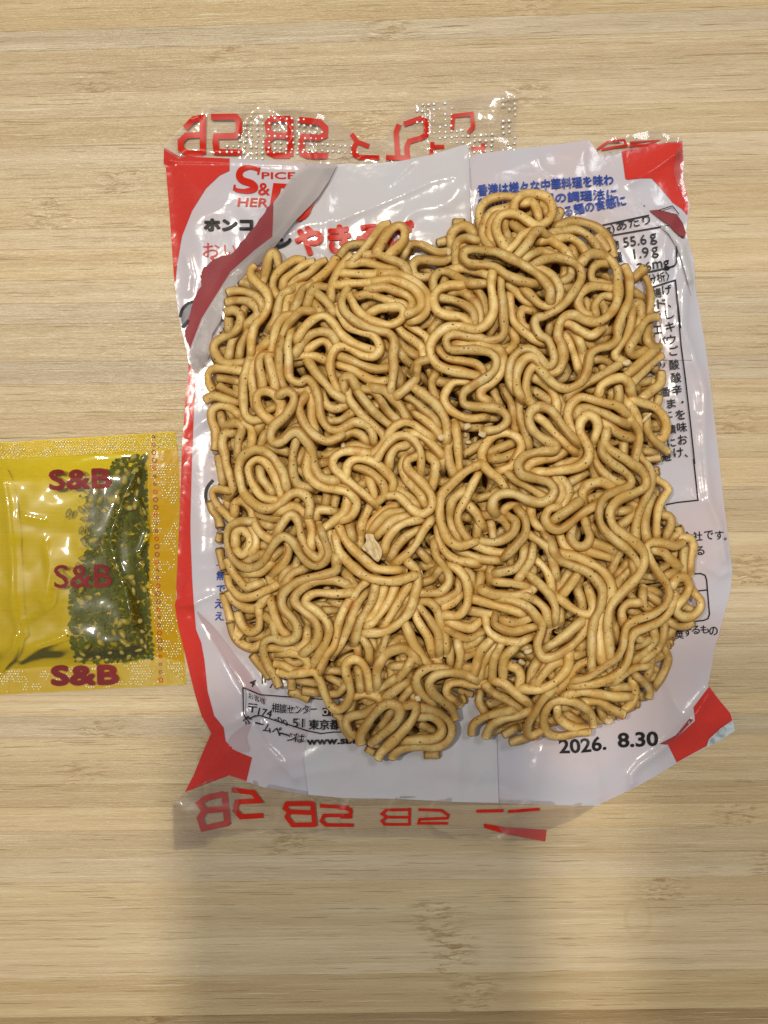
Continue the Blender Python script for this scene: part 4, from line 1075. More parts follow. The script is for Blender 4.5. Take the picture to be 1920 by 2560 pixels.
text('26', (1594, 680, 36, 22), I_BLACK, pk, fh, FR, 8, 0, fat=0.35)
text('mg', (1634, 680, 42, 25), I_BLACK, pk, fh, FR, 8, 0, fat=0.35)
text('分析〉', (1622, 710, 54, 24), I_BLACK, pk, fh, FR, 10, 0, fat=0.35)
def rules(l, T, w=3.2, off=FR): return strokes('ruled_line', l, w, fh, off, I_BLACK, pk, T)
rules([[(600,850),(1030,758)],[(640,935),(1130,850)]], W3)
rules([[(1110,718),(1215,685),(1268,750)],[(1120,850),(1190,842)],[(1205,915),(1300,930)]], W3, 2.4, 1.0)
rules([[(1300,975),(1262,985),(1250,1010),(1250,1130),(1235,1160),(1180,1178),(990,1218)]], W3, 3.6, 1.0)
rules([[(1000,1350),(1240,1275),(1262,1480),(1282,1659)]], W3)
rules([[(1040,0),(1092,590),(1132,900),(1175,1280),(1215,1659)]], W4, 3.4, 0.8)
rules([[(1204,-10),(1245,362),(1060,382),(955,402)]], W5, 3.4, 0.28)
rules([[(1120,1030),(1270,1024),(1308,1040),(1322,1080),(1348,1390),(1335,1430),(1300,1445),(1100,1470)],[(1180,1188),(1335,1170)]], W5, 3.4, 0.28)
for chx, x, y, s in (('揚',878,120,82),('げ',970,90,88),('ド',922,215,80),('、',990,235,26),('・',855,232,16),('テ',880,320,70),('し',992,312,76),('エ',885,450,70),('キ',998,425,84),
                     ('パ',925,550,70),('ウ',1008,540,82),('ご',1032,640,84),('酸',1035,765,88),('酸',1052,882,88),('リ',930,770,40),('辛',1058,992,88),('香',962,1010,82),('・',1106,1100,18),
                     ('ま',1008,1115,80),('を',1090,1217,84),('に',985,1215,60),('味',1105,1330,88),('漬',1010,1350,80),('お',1110,1442,84),('に',1010,1470,72),('避',965,1592,84),('け',1072,1560,86),('、',1140,1585,28)):
    sz = s * W4[2]; hh = sz * (1 if chx not in '、・' else 1)
    text(chx, (W4[0] + x * W4[2] - sz / 2, W4[1] + y * W4[2] + hh / 2, sz, hh), I_BLACK, pk, fh, 0.85, 6, 0, fat=0.4)
for chx, x, y, s in (('会',1150,690,84),('社',1245,690,84),('で',1345,680,80),('す',1440,680,78),('。',1492,712,22),('る',1266,820,78)):
    sz = s * W5[2]; text(chx, (W5[0] + x * W5[2] - sz / 2, W5[1] + y * W5[2] + sz / 2, sz, sz), I_BLACK, pk, fh, 0.28, 4, 0, fat=0.4)
for chx, x, y, s in (('推',1002,1600,78),('奨',1080,1578,76),('す',1155,1556,72),('る',1228,1535,72),('も',1308,1530,72),('の',1388,1545,76)):
    sz = s * W5[2]; text(chx, (W5[0] + x * W5[2] - sz / 2, W5[1] + y * W5[2] + sz / 2, sz, sz), I_BLACK, pk, fh, 0.28, 5, 0, fat=0.4)
text('2026.', (1399, 1884, 118, 37), I_BLACK, pk, fh, 0.28, 4.6, 0.026, bend=-3)
text('8.30', (1545, 1870, 102, 38), I_BLACK, pk, fh, 0.28, 2.6, 0.030)
# lower left panel
FL = 0.3
strokes('ruled_line', [[(1390,682),(1280,682),(1190,693),(1080,670),(990,640),(900,612),(740,560),(700,562),(665,580),(632,572),(618,545),(614,352),(740,405),(1000,425),(1210,440)]], 3.0, fh, FO, I_BLACK, pk, W8)
text('お客様', (617, 1744, 50, 14), I_BLACK, pk, fh, FL, -22, 0, shear=-.5)
text('相談センター', (679, 1780, 112, 23), I_BLACK, pk, fh, FO, -2, 0, fat=0.35, bend=-3)
text('〒', (619, 1780, 22, 22), I_BLACK, pk, fh, FL, -6, 0, fat=0.35)
text('174', (644, 1787, 34, 18), I_BLACK, pk, fh, FL, -12, 0, fat=0.35)
text('-00', (684, 1800, 38, 12), I_BLACK, pk, fh, FL, -24, 0, shear=-.5)
text('51', (731, 1818, 27, 22), I_BLACK, pk, fh, FO, -2, 0, fat=0.35)
text('東京都板', (772, 1824, 104, 25), I_BLACK, pk, fh, FO, 0, 0, fat=0.7)
strokes('emblem', [[(W8[0] + 1203 * W8[2], 1780), (W8[0] + 1262 * W8[2], 1780)]], 21, fh, FO, I_BLACK, pk)
strokes('emblem', [[(813 + 6 * math.cos(a), 1780 + 6 * math.sin(a)) for a in [i * math.pi / 6 for i in range(13)]]], 3, fh, FO + .12, I_WHITE, pk)
for chx, x, y, s, r in (('ホ',672,605,60,40),('ー',735,612,60,-14),('ム',790,645,60,-14),('ペ',858,665,64,-14),('ー',915,688,64,-16),('ジ',968,712,64,-14),('は',1030,722,66,-8)):
    sz = s * W8[2]; hh = sz * (.16 if chx == 'ー' else 1)
    text(chx, (W8[0] + x * W8[2] - sz / 2, W8[1] + y * W8[2] + hh / 2, sz, hh), I_BLACK, pk, fh, FO if x > 900 else FL + .1, r, 0, fat=0.4)
text('www.sbf', (766, 1863, 126, 20), I_BLACK, pk, fh, FO, 1.5, 0.030)
text('4', (621, 1713, 14, 20), I_BLACK, pk, fh, FL, -25, 0.01)
strokes('lettering', [[(757,250),(757,325)],[(778,250),(778,318)],[(815,355),(832,325)]], 3, fh, FL, I_BLACK, pk, W8)
for chx, x, y, s in (('ー',538,785,36),('無',562,880,84),('で',560,1008,76),('え',545,1140,84),('え',545,1255,76),('る',625,1272,40)):
    sz = s * V2[2]; hh = sz * (.14 if chx == 'ー' else 1)
    text(chx, (V2[0] + x * V2[2] - sz / 2, V2[1] + y * V2[2] + hh / 2, sz, hh), I_BLUE, pk, fh, 0.28, 0, 0, fat=0.6)
# drawn pan edge and dish outline
strokes('printed_outline', [spline([(262,488),(215,505),(175,550),(158,610)], 4)], 7.5, fh, 0.28, I_BLACK, pk, V1)
from2d('printed_panel', [(V1[0] + x * V1[2], V1[1] + y * V1[2]) for x, y in ((258,500),(222,515),(185,560),(166,625),(178,680),(215,655),(232,610))], [tuple(range(7))], fh, 0.31, I_GREY, pk)
strokes('printed_outline', [[(172,690),(196,665),(225,630)],[(484,636),(520,636)],[(470,735),(490,728)],[(405,920),(432,980)]], 6, fh, 0.85, I_BLACK, pk, V1)
from2d('printed_panel', [(V1[0] + x * V1[2], V1[1] + y * V1[2]) for x, y in ((486,640),(530,640),(530,735),(486,722))], [(0,1,2,3)], fh, 0.8, I_PAN, pk)
strokes('printed_outline', [spline([(490,0),(435,70),(420,160),(445,240),(470,300)], 4)], 8, fh, 0.28, I_BLACK, pk, V2)

# where the red underside shows through folded film
M_PINK = mat_film('see_through_fold', (0.50, 0.355, 0.385), (0.56, 0.43, 0.45))
drape('see_through_fold', smooth_poly([(V2[0] + x * V2[2], V2[1] + y * V2[2]) for x, y in ((330,1195),(400,1260),(520,1380),(640,1540),(760,1700),(850,1810),(905,1930),(1010,2050),(900,1990),(760,1905),(640,1730),(540,1560),(440,1400),(360,1270))]), 6, film_h, 0.14, M_PINK, pk)
drape('see_through_fold', smooth_poly([(W8[0] + x * W8[2], W8[1] + y * W8[2]) for x, y in ((490,745),(590,650),(690,595),(650,690),(640,740),(675,830),(600,835),(520,800))]), 6, film_h, 0.14, M_PINK, pk)

# ---------------------------------------------------------------- the fried noodle block
block = thing('noodle_block', 'golden brown block of tangled dried fried noodles on the flattened packet', 'noodles', W(1120, 1230, 0))
SC = 400 / 1659
def parse(line):
    lay, rest = line.split(':', 1); pts = []
    for chunk in rest.split('|'):
        t, *cs = chunk.split(); ox, oy = TILES[t]
        for c in cs:
            x, y = c.split(','); pts.append((ox + float(x) * SC, oy + float(y) * SC))
    return float(lay), pts
strand_list = [parse(l) for l in STRANDS.strip().splitlines()]
def dome(u, v):
    d = seg_dist(u, v, OUTLINE + OUTLINE[:1]) * np.where(inside(u, v, OUTLINE), 1, -1)
    return 3.2 + 10.5 * sstep(d, -50, 170) ** 0.8
def resamp(pts, step):
    P = np.array(spline(pts, 10)); d = np.r_[0, np.cumsum(np.hypot(*np.diff(P, axis=0).T))]
    n = max(4, int(d[-1] / step)); s = np.linspace(0, d[-1], n + 1)
    return np.stack([np.interp(s, d, P[:, 0]), np.interp(s, d, P[:, 1])], 1), s
# loose strands deeper in the tangle
hid = random.Random(21); fill = []
def squiggle(x, y, a, n, wl, amp):
    pts = []
    for i in range(n):
        pts.append((x, y)); a += math.sin(i * wl) * amp + hid.uniform(-.25, .25); x += 24 * math.cos(a); y += 24 * math.sin(a)
    return pts
tries = 0
while len(fill) < 430 and tries < 5000:
    tries += 1
    x = hid.uniform(520, 1740); y = hid.uniform(560, 1880)
    p = squiggle(x, y, hid.uniform(0, 6.28), hid.randint(6, 13), hid.uniform(.6, 1.1), hid.uniform(.5, 1.0))
    arr = np.array(p); dd = seg_dist(arr[:, 0], arr[:, 1], OUTLINE + OUTLINE[:1]) * np.where(inside(arr[:, 0], arr[:, 1], OUTLINE), 1, -1)
    if dd.min() < 22: continue
    fill.append((hid.choice([-2, -.5, 1.0, 2.0, 2.8, 3.3]), p))
GR = 4.0; HM = np.full((420, 420), 0.0); GX, GY = 460, 440       # height of what already lies there
RAD = 12.0
def lay_strand(layer, pts, k):
    # loose ends run on a little and dive beneath their neighbours
    pts = [tuple(p) for p in pts]
    def ext(a, b):
        dx, dy = b[0] - a[0], b[1] - a[1]; q = math.hypot(dx, dy) + 1e-6
        for r in (17, 10):
            c = (b[0] + dx / q * r, b[1] + dy / q * r)
            d = seg_dist(np.array([c[0]]), np.array([c[1]]), OUTLINE + OUTLINE[:1])[0] * (1 if inside(np.array([c[0]]), np.array([c[1]]), OUTLINE)[0] else -1)
            if d > 16: return c
        return None
    e0 = ext(pts[1], pts[0]); e1 = ext(pts[-2], pts[-1])
    if e0: pts = [e0] + pts
    if e1: pts = pts + [e1]
    P, s = resamp(pts, 4.5); n = len(P); L = s[-1]
    base = dome(P[:, 0], P[:, 1]); zt = base + (layer - 6.0) * (0.30 + base * 0.075)
    zt += 0.35 * np.sin(s / 37 + k * 1.7) + 0.2 * np.sin(s / 17 + k)
    ix = np.clip(((P[:, 0] - GX) / GR).astype(int), 1, 418); iy = np.clip(((P[:, 1] - GY) / GR).astype(int), 1, 418)
    under = HM[ix, iy]
    z = np.maximum(zt, under + 0.95)
    z = np.minimum(z, zt + 3.0)
    # ends dip under what crosses them
    kw = 6; pad = np.pad(z, kw, mode='edge'); ker = np.hanning(2 * kw + 1); ker /= ker.sum(); z = np.convolve(pad, ker, 'valid')
    if e0: z -= 2.9 * sstep(-s, -21, 4)
    if e1: z -= 2.9 * sstep(s - L, -21, 4)
    z = np.maximum(z, 1.0 + 1.05)
    for dx in range(-2, 3):
        for dy in range(-2, 3):
            q = math.hypot(dx, dy) * GR
            if q > 8.2: continue
            top = z + math.sqrt(max(0, RAD ** 2 - q ** 2)) * .1
            np.maximum.at(HM, (np.clip(ix + dx, 0, 419), np.clip(iy + dy, 0, 419)), top)
    return P, s, z
def tube(P, s, z, rad, seed, nsides=12):
    rg = random.Random(seed); n = len(P)
    Q = Wn(np.c_[P, z]) ; T = np.gradient(Q, axis=0); T /= np.linalg.norm(T, axis=1)[:, None]
    up = np.array([0, 0, 1.0]); V = []; F = []
    tw0 = rg.gauss(0, .28); twr = rg.uniform(35, 90); r_al = rad * (1 + .09 * np.sin(s / 23 + seed) + .05 * np.sin(s / 9 + 2 * seed))
    asp = rg.uniform(.70, .86); E = []
    for i in range(n):
        t = T[i]; b = np.cross(up, t); nb = np.linalg.norm(b); b = b / nb if nb > 1e-6 else np.array([1, 0, 0]); nn = np.cross(t, b)
        tw = tw0 + .30 * math.sin(s[i] / twr + seed)
        for k in range(nsides):
            a = 2 * math.pi * k / nsides; ca, sa = math.cos(a), math.sin(a)
            rr_ = (abs(ca) ** 2.4 + abs(sa) ** 2.4) ** (-1 / 2.4)
            x = rr_ * ca; y = rr_ * sa * asp
            x, y = x * math.cos(tw) - y * math.sin(tw), x * math.sin(tw) + y * math.cos(tw)
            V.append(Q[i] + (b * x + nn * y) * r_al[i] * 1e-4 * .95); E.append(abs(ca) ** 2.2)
    for i in range(n - 1):
        for k in range(nsides):
            a = i * nsides + k; c = i * nsides + (k + 1) % nsides
            F.append((a, c, c + nsides, a + nsides))
    # cut ends, a little rounded
    for end, sgn in ((0, -1), (n - 1, 1)):
        base = end * nsides; k0 = len(V)
        for k in range(nsides): V.append(Q[end] + (V[base + k] - Q[end]) * .72 + T[end] * sgn * r_al[end] * .28e-4)
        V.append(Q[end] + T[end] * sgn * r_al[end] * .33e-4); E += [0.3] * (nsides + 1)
        for k in range(nsides):
            a, c, d, e = base + k, base + (k + 1) % nsides, k0 + (k + 1) % nsides, k0 + k
            F.append((a, e, d, c) if sgn > 0 else (a, c, d, e)); F.append((e, k0 + nsides, d) if sgn > 0 else (d, k0 + nsides, e))
    F = [f[::-1] for f in F]
    return V, F, E
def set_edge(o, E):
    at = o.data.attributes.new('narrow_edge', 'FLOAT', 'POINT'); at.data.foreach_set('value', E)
for row in range(72):                                             # the wavy bottom layer, row by row
    y = 560 + row * 19; run = []
    for x in range(500, 1780, 12):
        q = (x, y + 9 * math.sin(x / 19 + row * 2.1) + 6 * math.sin(x / 53 + row))
        d = seg_dist(np.array([q[0]]), np.array([q[1]]), OUTLINE + OUTLINE[:1])[0] * (1 if inside(np.array([q[0]]), np.array([q[1]]), OUTLINE)[0] else -1)
        if d > 24: run.append(q)
        elif len(run) > 5: fill.append((-3.2 + .6 * (row % 2), run)); run = []
        else: run = []
    if len(run) > 5: fill.append((-3.2, run))
fill.sort(key=lambda f: f[0])
allst = [(lay, p, 0) for lay, p in fill] + [(lay, p, 1) for lay, p in sorted(strand_list, key=lambda f: f[0])]
made = []
for k, (lay, p, traced) in enumerate(allst):
    P, s, z = lay_strand(lay, p, k); made.append((P, s, z, traced, lay, k))
traced_sorted = sorted([m for m in made if m[3]], key=lambda m: -(m[1][-1] + 12 * m[4]))
own = set(m[5] for m in traced_sorted[:300])
JV = []; JF = []; JE = []
for P, s, z, traced, lay, k in made:
    V, F, E = tube(P, s, z, RAD * random.Random(k).uniform(.93, 1.07), k, 12 if k in own else 9)
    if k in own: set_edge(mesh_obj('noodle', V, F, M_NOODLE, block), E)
    else:
        o0 = len(JV); JV += V; JE += E; JF += [tuple(i + o0 for i in f) for f in F]
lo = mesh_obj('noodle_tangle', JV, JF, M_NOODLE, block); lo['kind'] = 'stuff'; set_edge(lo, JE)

# ---------------------------------------------------------------- pale broken bits lying on the block
M_CRUMB = mat_plain('pale_crumb', (0.80, 0.65, 0.40), 0.5, 0.0001, 1.6, (0.66, 0.47, 0.22))
def crumb(label, u, v, size, seed, stretch=(1, 1, .8), rot=0, name='noodle_crumb', cat='crumb'):
    rg = random.Random(seed); bm = bmesh.new(); bmesh.ops.create_icosphere(bm, subdivisions=2, radius=1)
    for q in bm.verts:
        m = max(abs(q.co.x), abs(q.co.y), abs(q.co.z)); q.co *= (0.6 + .4 / m * .8) * rg.uniform(.86, 1.12)
        q.co.x *= stretch[0]; q.co.y *= stretch[1]; q.co.z *= stretch[2]
    ix = int((u - GX) / GR); iy = int((v - GY) / GR)
    z = HM[max(0, ix - 1):ix + 2, max(0, iy - 1):iy + 2].max() + size * .1 * stretch[2] * .55
    c = Vector(W(u, v, z)); Rm = math.radians(rot); V = []
    for q in bm.verts:
        x = q.co.x * math.cos(Rm) - q.co.y * math.sin(Rm); y = q.co.x * math.sin(Rm) + q.co.y * math.cos(Rm)
        V.append((c.x + x * size * 1e-4, c.y + y * size * 1e-4, c.z + q.co.z * size * 1e-4))
    F = [tuple(q.index for q in f.verts) for f in bm.faces]; bm.free()
    o = mesh_obj(name, V, F, M_CRUMB, None, smooth=False)
    o.data.transform(__import__('mathutils').Matrix.Translation(-c)); o.location = c
    return tag(o, label, cat, 'broken bits of noodle on the block')
for label, u, v, s_, st, ro in (
    ('white broken noodle bit near the upper right block edge, beside two crossing strands', 1566, 907, 9, (1.2, .9, .8), 20),
    ('squarish tan crumb, leftmost of the crumbs in the dark gap at the block centre', 1168, 1066, 9, (1.1, .9, .8), 30),
    ('small cream crumb just below the squarish tan crumb at the block centre', 1163, 1087, 7, (.8, 1.1, .8), 10),
    ('cream crumb with a ragged white face, right end of the centre crumbs', 1206, 1086, 9, (1.1, .9, .8), -20),
    ('tiny white crumb, lowest of those in the central gap', 1171, 1106, 7, (1.1, .7, .7), 15),
    ('pale broken end lying on the bundle left of the centre crumbs', 1103, 1093, 9, (1, 1, .7), 60),
    ('little round whitish crumb stuck on the lower lobe of the block', 1045, 1746, 8, (1, 1, .8), 0),
    ('white crumb in the gap above the lower right loops, upper of two', 1321, 1628, 9, (1.3, .8, .7), 15),
    ('white squarish crumb in the gap above the lower right loops, lower of two', 1304, 1656, 9, (1.1, .9, .7), -40),
    ('small pale broken chip beyond the ring at the lower right edge', 1522, 1803, 10, (1.1, .9, .8), 10),
    ('ragged pale chip touching the ring at the lower right edge', 1500, 1814, 8, (1.4, .7, .7), -30),
    ('short tan crumb left of the block centre, under a cut strand end', 858, 1114, 8, (.8, 1.1, .9), 0),
    ('grey white broken end at the top gap between two arches', 1122, 630, 8, (.8, 1.2, .8), 0)):
    crumb(label, u, v, s_, int(u * 7 + v), st, ro)
# one larger curled flake
def flake():
    pts = [(298,455),(345,450),(385,470),(392,525),(440,570),(492,650),(490,720),(458,800),(420,770),(330,700),(255,640),(262,590),(305,555),(300,510)]
    P2 = [(TILES['J'][0] + x * SC, TILES['J'][1] + y * SC) for x, y in pts]
    cx = sum(p[0] for p in P2) / len(P2); cy = sum(p[1] for p in P2) / len(P2)
    P2 = [(cx + (a - cx) * .86, cy + (b - cy) * .86) for a, b in P2]
    ix = int((cx - GX) / GR); iy = int((cy - GY) / GR); z0 = HM[ix - 4:ix + 5, iy - 4:iy + 5].max() + .2
    hf = lambda u, v: z0 + 1.1 * np.abs(np.sin((u - v * .35 - 600) / 9.0)) + .6 * vnoise(u, v, 9, 41)
    o = drape('noodle_flake', smooth_poly(P2), 3, hf, 0, M_CRUMB, None)
    md = o.modifiers.new('thickness', 'SOLIDIFY'); md.thickness = 0.0004
    c = Vector(W(cx, cy, z0)); o.data.transform(__import__('mathutils').Matrix.Translation(-c)); o.location = c
    tag(o, 'large pale curled flake lying on the block left of its centre', 'flake')
flake()
crumb('thin twisted white scrap bridging the loop at the right edge of the block', 1616, 1044, 12, 77, (1.5, .38, .5), 48, 'noodle_scrap', 'scrap')

# ---------------------------------------------------------------- seasoning sachet
SS = (0, 1060, 480 / 1517)
S_ = lambda pts: [(SS[0] + x * SS[2], SS[1] + y * SS[2]) for x, y in pts]
SOUT = [(-380, 1135), (0, 1107), (220, 1093), (437, 1079), (443, 1123), (447, 1190), (449, 1250), (447, 1330), (443, 1408), (438, 1512), (448, 1555), (456, 1598), (461, 1655), (465, 1711), (230, 1724), (0, 1737), (-380, 1758)]
POUCH = [(-300, 1150), (0, 1148), (200, 1138), (335, 1130), (368, 1130), (374, 1300), (372, 1480), (388, 1640), (300, 1658), (100, 1668), (0, 1675), (-300, 1690)]
def sach_h(u, v):
    u = np.asarray(u, float); v = np.asarray(v, float)
    d = seg_dist(u, v, POUCH + POUCH[:1]) * np.where(inside(u, v, POUCH), 1, -1)
    h = 0.45 + 2.5 * sstep(d, -4, 60)
    am = sstep(d, -5, 30)
    h += (0.25 + am * .8) * vnoise(u, v, 75, 31) + am * .35 * vnoise(u, v, 32, 32)
    for pts, a, wd in (([(340,1180),(310,1245),(282,1320),(275,1350),(290,1410),(318,1490),(330,1560)], 1.3, 8), ([(5,1175),(20,1260),(32,1400),(32,1500),(50,1585)], .7, 9),
                       ([(115,1350),(125,1420),(115,1510),(60,1550)], .5, 11), ([(50,1650),(85,1618),(160,1590)], .8, 7), ([(0,1680),(30,1640),(40,1590)], .9, 6),
                       ([(345,1250),(370,1330),(350,1380)], 1.0, 7), ([(355,1410),(372,1470),(384,1500)], .8, 6), ([(180,1150),(240,1140),(330,1135)], .6, 6), ([(60,1290),(110,1300)], .6, 8)):
        h += a * np.exp(-seg_dist(u, v, pts) / wd)
    return np.maximum(h, 0.3)
SY = mat_clear('yellow_film', (0.99, 0.93, 0.16), 0.05, (0.95, 0.78, 0.010), 0.06, bumpd=0.00008, scale=0.2, gl=1.8, sheen=0.03)
SYS = mat_clear('yellow_sealed_film', (0.99, 0.88, 0.16), 0.30, (0.85, 0.60, 0.004), 0.14, emboss=0.7, bumpd=0.00015, gl=1.2)
SYB = mat_clear('yellow_under_film', (1.0, 0.90, 0.12), 0.45, (1.0, 0.86, 0.010), 0.25, bumpd=0.00001)
sa = thing('seasoning_sachet', 'shiny translucent yellow seasoning sachet cut off by the left edge of the picture', 'sachet', W(220, 1410, 0))
drape('lower_film', SOUT, 14, lambda u, v: 0.15 + 0 * u, 0, SYB, sa)
drape('upper_film', POUCH, 5, sach_h, 0.0, SY, sa)
# sealed margins: the ring between outline and pouch, in four strips
drape('top_seal', SOUT[0:4] + [(443,1123),(368,1130),(335,1130),(200,1138),(0,1148),(-300,1150)], 6, sach_h, 0, SYS, sa)
SYE = mat_clear('orange_sealed_film', (0.99, 0.81, 0.14), 0.32, (0.85, 0.52, 0.010), 0.14, bumpd=0.0001, gl=1.2)
drape('side_seal', [(443,1123),(447,1190),(449,1250),(447,1330),(443,1408),(438,1512),(448,1555),(456,1598),(461,1655),(388,1640),(372,1480),(374,1300),(368,1130)], 6, sach_h, 0, SYE, sa)
drape('bottom_seal', [(461,1655),(465,1711),(230,1724),(0,1737),(-380,1758),(-300,1690),(0,1675),(100,1668),(300,1658),(388,1640)], 6, sach_h, 0, SYS, sa)
def sb(x, y, w_, h_, **k): return text('S&B', (SS[0] + x * SS[2], SS[1] + y * SS[2], w_ * SS[2], h_ * SS[2]), I_MAROON, sa, sach_h, 0.15, **k)
sb(395, 518, 480, 150, rot=2, fat=2.8)
sb(430, 1296, 450, 180, rot=1, fat=1.2)
sb(412, 2060, 520, 142, rot=1, fat=4.2)
for y in range(100, 2060, 62):
    x = 1212 + (y - 100) * .030
    r0 = 14 + 4 * math.sin(y * 1.3)
    strokes('seam_mark', [[(x + r0 * math.cos(i * math.pi / 4), y + r0 * math.sin(i * math.pi / 4)) for i in range(9)]], 1.8, sach_h, 0.12, M_DRED if y % 3 else I_RED, sa, SS)
# embossed grid of the sealed margins, its glints painted as pale dots
M_EMB = mat_clear('pale_glint_dots', (0.99, 0.9, 0.5), 0.85, (0.98, 0.90, 0.50), 0.16, gl=4.0, bumpd=0.00005)
rs2 = random.Random(4)
def seal_dots(poly, seed, thr):
    out = []; xs = [p[0] for p in poly]; ys = [p[1] for p in poly]
    for iy in range(int((max(ys) - min(ys)) / 6.4)):
        for ix in range(int((max(xs) - max(-60, min(xs))) / 6.4)):
            out.append((max(-60, min(xs)) + ix * 6.4 + (iy % 2) * 3.2 + rr.uniform(-.7, .7), min(ys) + iy * 6.4 + rr.uniform(-.7, .7)))
    a = np.array(out); m = inside(a[:, 0], a[:, 1], poly) & (seg_dist(a[:, 0], a[:, 1], poly + poly[:1]) > 5) & (vnoise(a[:, 0], a[:, 1], 34, seed) + .5 * vnoise(a[:, 0], a[:, 1], 13, seed + 1) > thr)
    return [q for q in a[m].tolist() if rs2.random() > .28]
dots('embossed_dots', seal_dots(SOUT[0:4] + [(443,1123),(368,1130),(335,1130),(200,1138),(0,1148),(-300,1150)], 51, .02), sach_h, 1.9, M_EMB, sa, 0.02)
dots('embossed_dots', seal_dots([(443,1123),(447,1190),(449,1250),(447,1330),(443,1408),(438,1512),(448,1555),(456,1598),(461,1655),(388,1640),(372,1480),(374,1300),(368,1130)], 53, -.12), sach_h, 1.9, M_EMB, sa, 0.02)
dots('embossed_dots', seal_dots([(461,1655),(465,1711),(230,1724),(0,1737),(-380,1758),(-300,1690),(0,1675),(100,1668),(300,1658),(388,1640)], 55, -.05), sach_h, 1.9, M_EMB, sa, 0.02)
# contents
NORI = S_([(885,300),(1000,250),(1160,235),(1150,400),(1160,700),(1165,1000),(1180,1400),(1210,1850),(1050,1880),(800,1885),(640,1880),(590,1790),(545,1690),(565,1600),(545,1450),(560,1300),(640,1120),(690,980),(665,900),(720,820),(690,650),(655,540),(770,505),(860,490)])
M_NORI = mat_plain('dried_seaweed', (0.020, 0.052, 0.022), 0.6, 0.0003, 0.5, (0.050, 0.105, 0.040))
rs = random.Random(9); V = []; F = []
na = np.array(NORI); cnt = 0
while cnt < 2600:
    u = rs.uniform(165, 390); v = rs.uniform(1130, 1660)
    q = inside(np.array([u]), np.array([v]), NORI)[0]
    if not q:
        if rs.random() > .12 or u > 290: continue
        if seg_dist(np.array([u]), np.array([v]), NORI + NORI[:1])[0] > 20 * rs.random() ** 1.5: continue
    cnt += 1; top = float(sach_h(np.array([u]), np.array([v]))[0]); z = rs.uniform(.35, max(.5, top - .35)); c = np.array(W(u, v, z))
    r = rs.uniform(3, 8) * 1e-4; a0 = rs.uniform(0, 6.28); tl = (rs.uniform(-.35, .35), rs.uniform(-.35, .35)); k = len(V); m = rs.choice([4, 5, 6])
    for i in range(m):
        a = a0 + 2 * math.pi * i / m; q2 = r * rs.uniform(.55, 1.15); dx, dy = q2 * math.cos(a), q2 * math.sin(a)
        V.append(c + np.array([dx, dy, (dx * tl[0] + dy * tl[1])]))
    F.append(tuple(range(k, k + m)))
nori = mesh_obj('seaweed_flakes', V, F, M_NORI, None, smooth=False)
nori['kind'] = 'stuff'; tag(nori, 'dark green dried seaweed flakes packed along the right side inside the yellow sachet', 'seaweed')
M_SESAME = mat_plain('sesame', (0.44, 0.36, 0.08), 0.4, 0.0002, 2.5, (0.30, 0.24, 0.05))
bm = bmesh.new(); bmesh.ops.create_icosphere(bm, subdivisions=2, radius=1)
for q in bm.verts:
    t = (q.co.x + 1) / 2; wd = .62 * (1 - .55 * t ** 2.2); q.co = Vector((q.co.x, q.co.y * wd, q.co.z * .36 * (1 - .3 * t)))
    q.co *= 13e-4
bm.verts.index_update(); sme = bpy.data.meshes.new('sesame_seed'); bm.to_mesh(sme); bm.free()
for p in sme.polygons: p.use_smooth = True
sme.materials.append(M_SESAME)
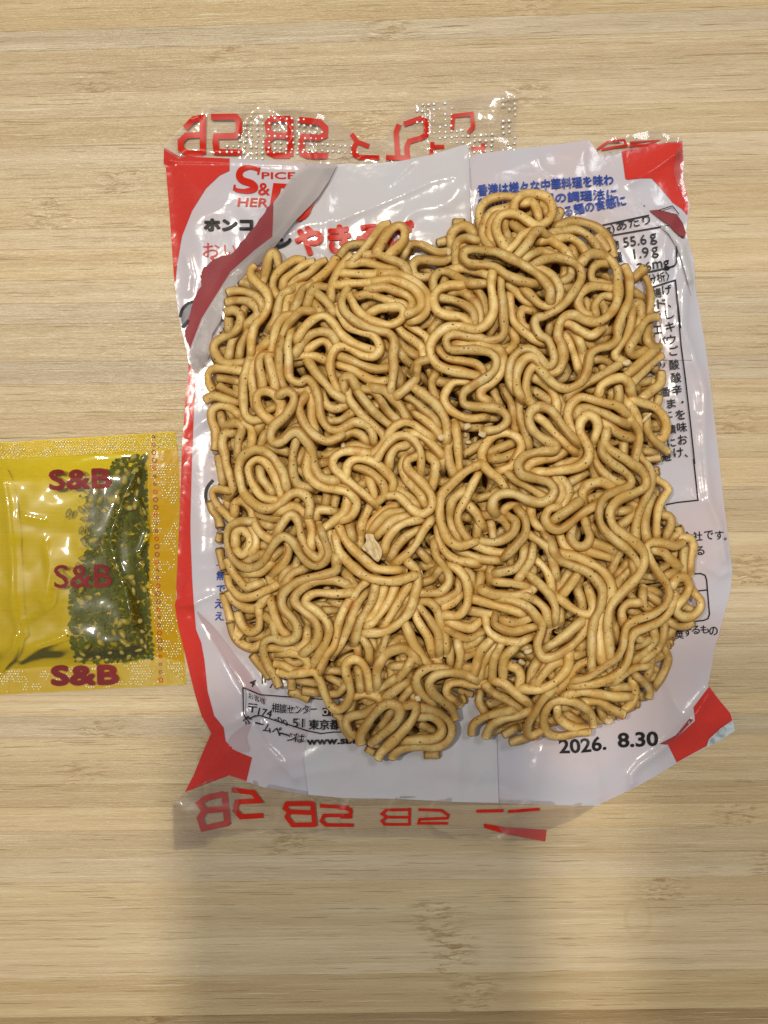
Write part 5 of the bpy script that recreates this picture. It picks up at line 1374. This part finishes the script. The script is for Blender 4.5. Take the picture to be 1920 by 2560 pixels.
seeds = [(925,390),(960,320),(1050,270),(1000,375),(1065,375),(985,440),(910,420),(1085,440),(930,540),(905,590),(1000,560),(1075,545),(820,520),(790,600),(1065,640),(760,530),(690,535),(720,590),(700,640),(640,680),(540,705),(665,750),(640,840),(700,800),(740,920),(665,940),(1010,660),(935,600),
 (1020,1210),(1050,1250),(640,1310),(700,1370),(635,1400),(1130,1300),(1080,1410),(1050,1330),(950,1580),(990,1560),(970,1660),(1110,1640),(900,1740),(690,1760),(800,1730),(960,1790),(650,1810),(770,1830),(860,1800),(640,1850),(850,1850),(1020,1740),(1110,1710),(1140,1750),(1020,1830),(900,1650),(1090,1560),(880,610),(1130,690),(610,1120),(650,1060),(980,1720),(720,1850),(1090,1780)]
for i, (x, y) in enumerate(seeds):
    u, v = SS[0] + x * SS[2], SS[1] + y * SS[2]; top = float(sach_h(np.array([u]), np.array([v]))[0])
    o = bpy.data.objects.new('sesame_seed', sme); COL.objects.link(o); o.location = W(u, v, top - .38)
    o.rotation_euler = (rs.uniform(-.3, .3), rs.uniform(-.3, .3), rs.uniform(0, 6.28)); sc_ = rs.uniform(.8, 1.15); o.scale = (sc_, sc_, sc_)
    tag(o, 'small pale sesame seed among the seaweed inside the yellow sachet', 'sesame seed', 'sesame seeds in the sachet')
# ---------------------------------------------------------------- the phone taking the picture (its shadow lies over the lower half)
ph = thing('phone', 'flat phone held above the board, casting the soft shadow below the packet', 'phone', (-0.005, -0.052, H + 0.006))
def rbox(name, cx, cy, cz, sx, sy, sz, rad, mat, parent, n=6):
    V = []; F = []; ring = []
    for qx, qy, a0 in ((1, 1, 0), (-1, 1, 90), (-1, -1, 180), (1, -1, 270)):
        for i in range(n + 1):
            a = math.radians(a0 + 90 * i / n); ring.append((cx + qx * (sx / 2 - rad) + rad * math.cos(a), cy + qy * (sy / 2 - rad) + rad * math.sin(a)))
    m = len(ring)
    for z in (cz - sz / 2, cz + sz / 2): V += [(x, y, z) for x, y in ring]
    for i in range(m): j = (i + 1) % m; F.append((i, j, m + j, m + i))
    F.append(tuple(range(m))[::-1]); F.append(tuple(range(m, 2 * m)))
    return mesh_obj(name, V, F, mat, parent, smooth=False)
M_PH = mat_plain('phone_shell', (0.02, 0.02, 0.022), 0.35)
rbox('body', -0.005, -0.052, H + 0.008, 0.075, 0.140, 0.008, 0.010, M_PH, ph)
rbox('screen', -0.005, -0.052, H + 0.0124, 0.070, 0.134, 0.0006, 0.008, mat_plain('screen_glass', (0.01, 0.01, 0.012), 0.1), ph)
rbox('lens', 0.0, 0.0, H + 0.0030, 0.010, 0.010, 0.0016, 0.0049, mat_plain('lens_glass', (0.01, 0.01, 0.015), 0.08), ph)
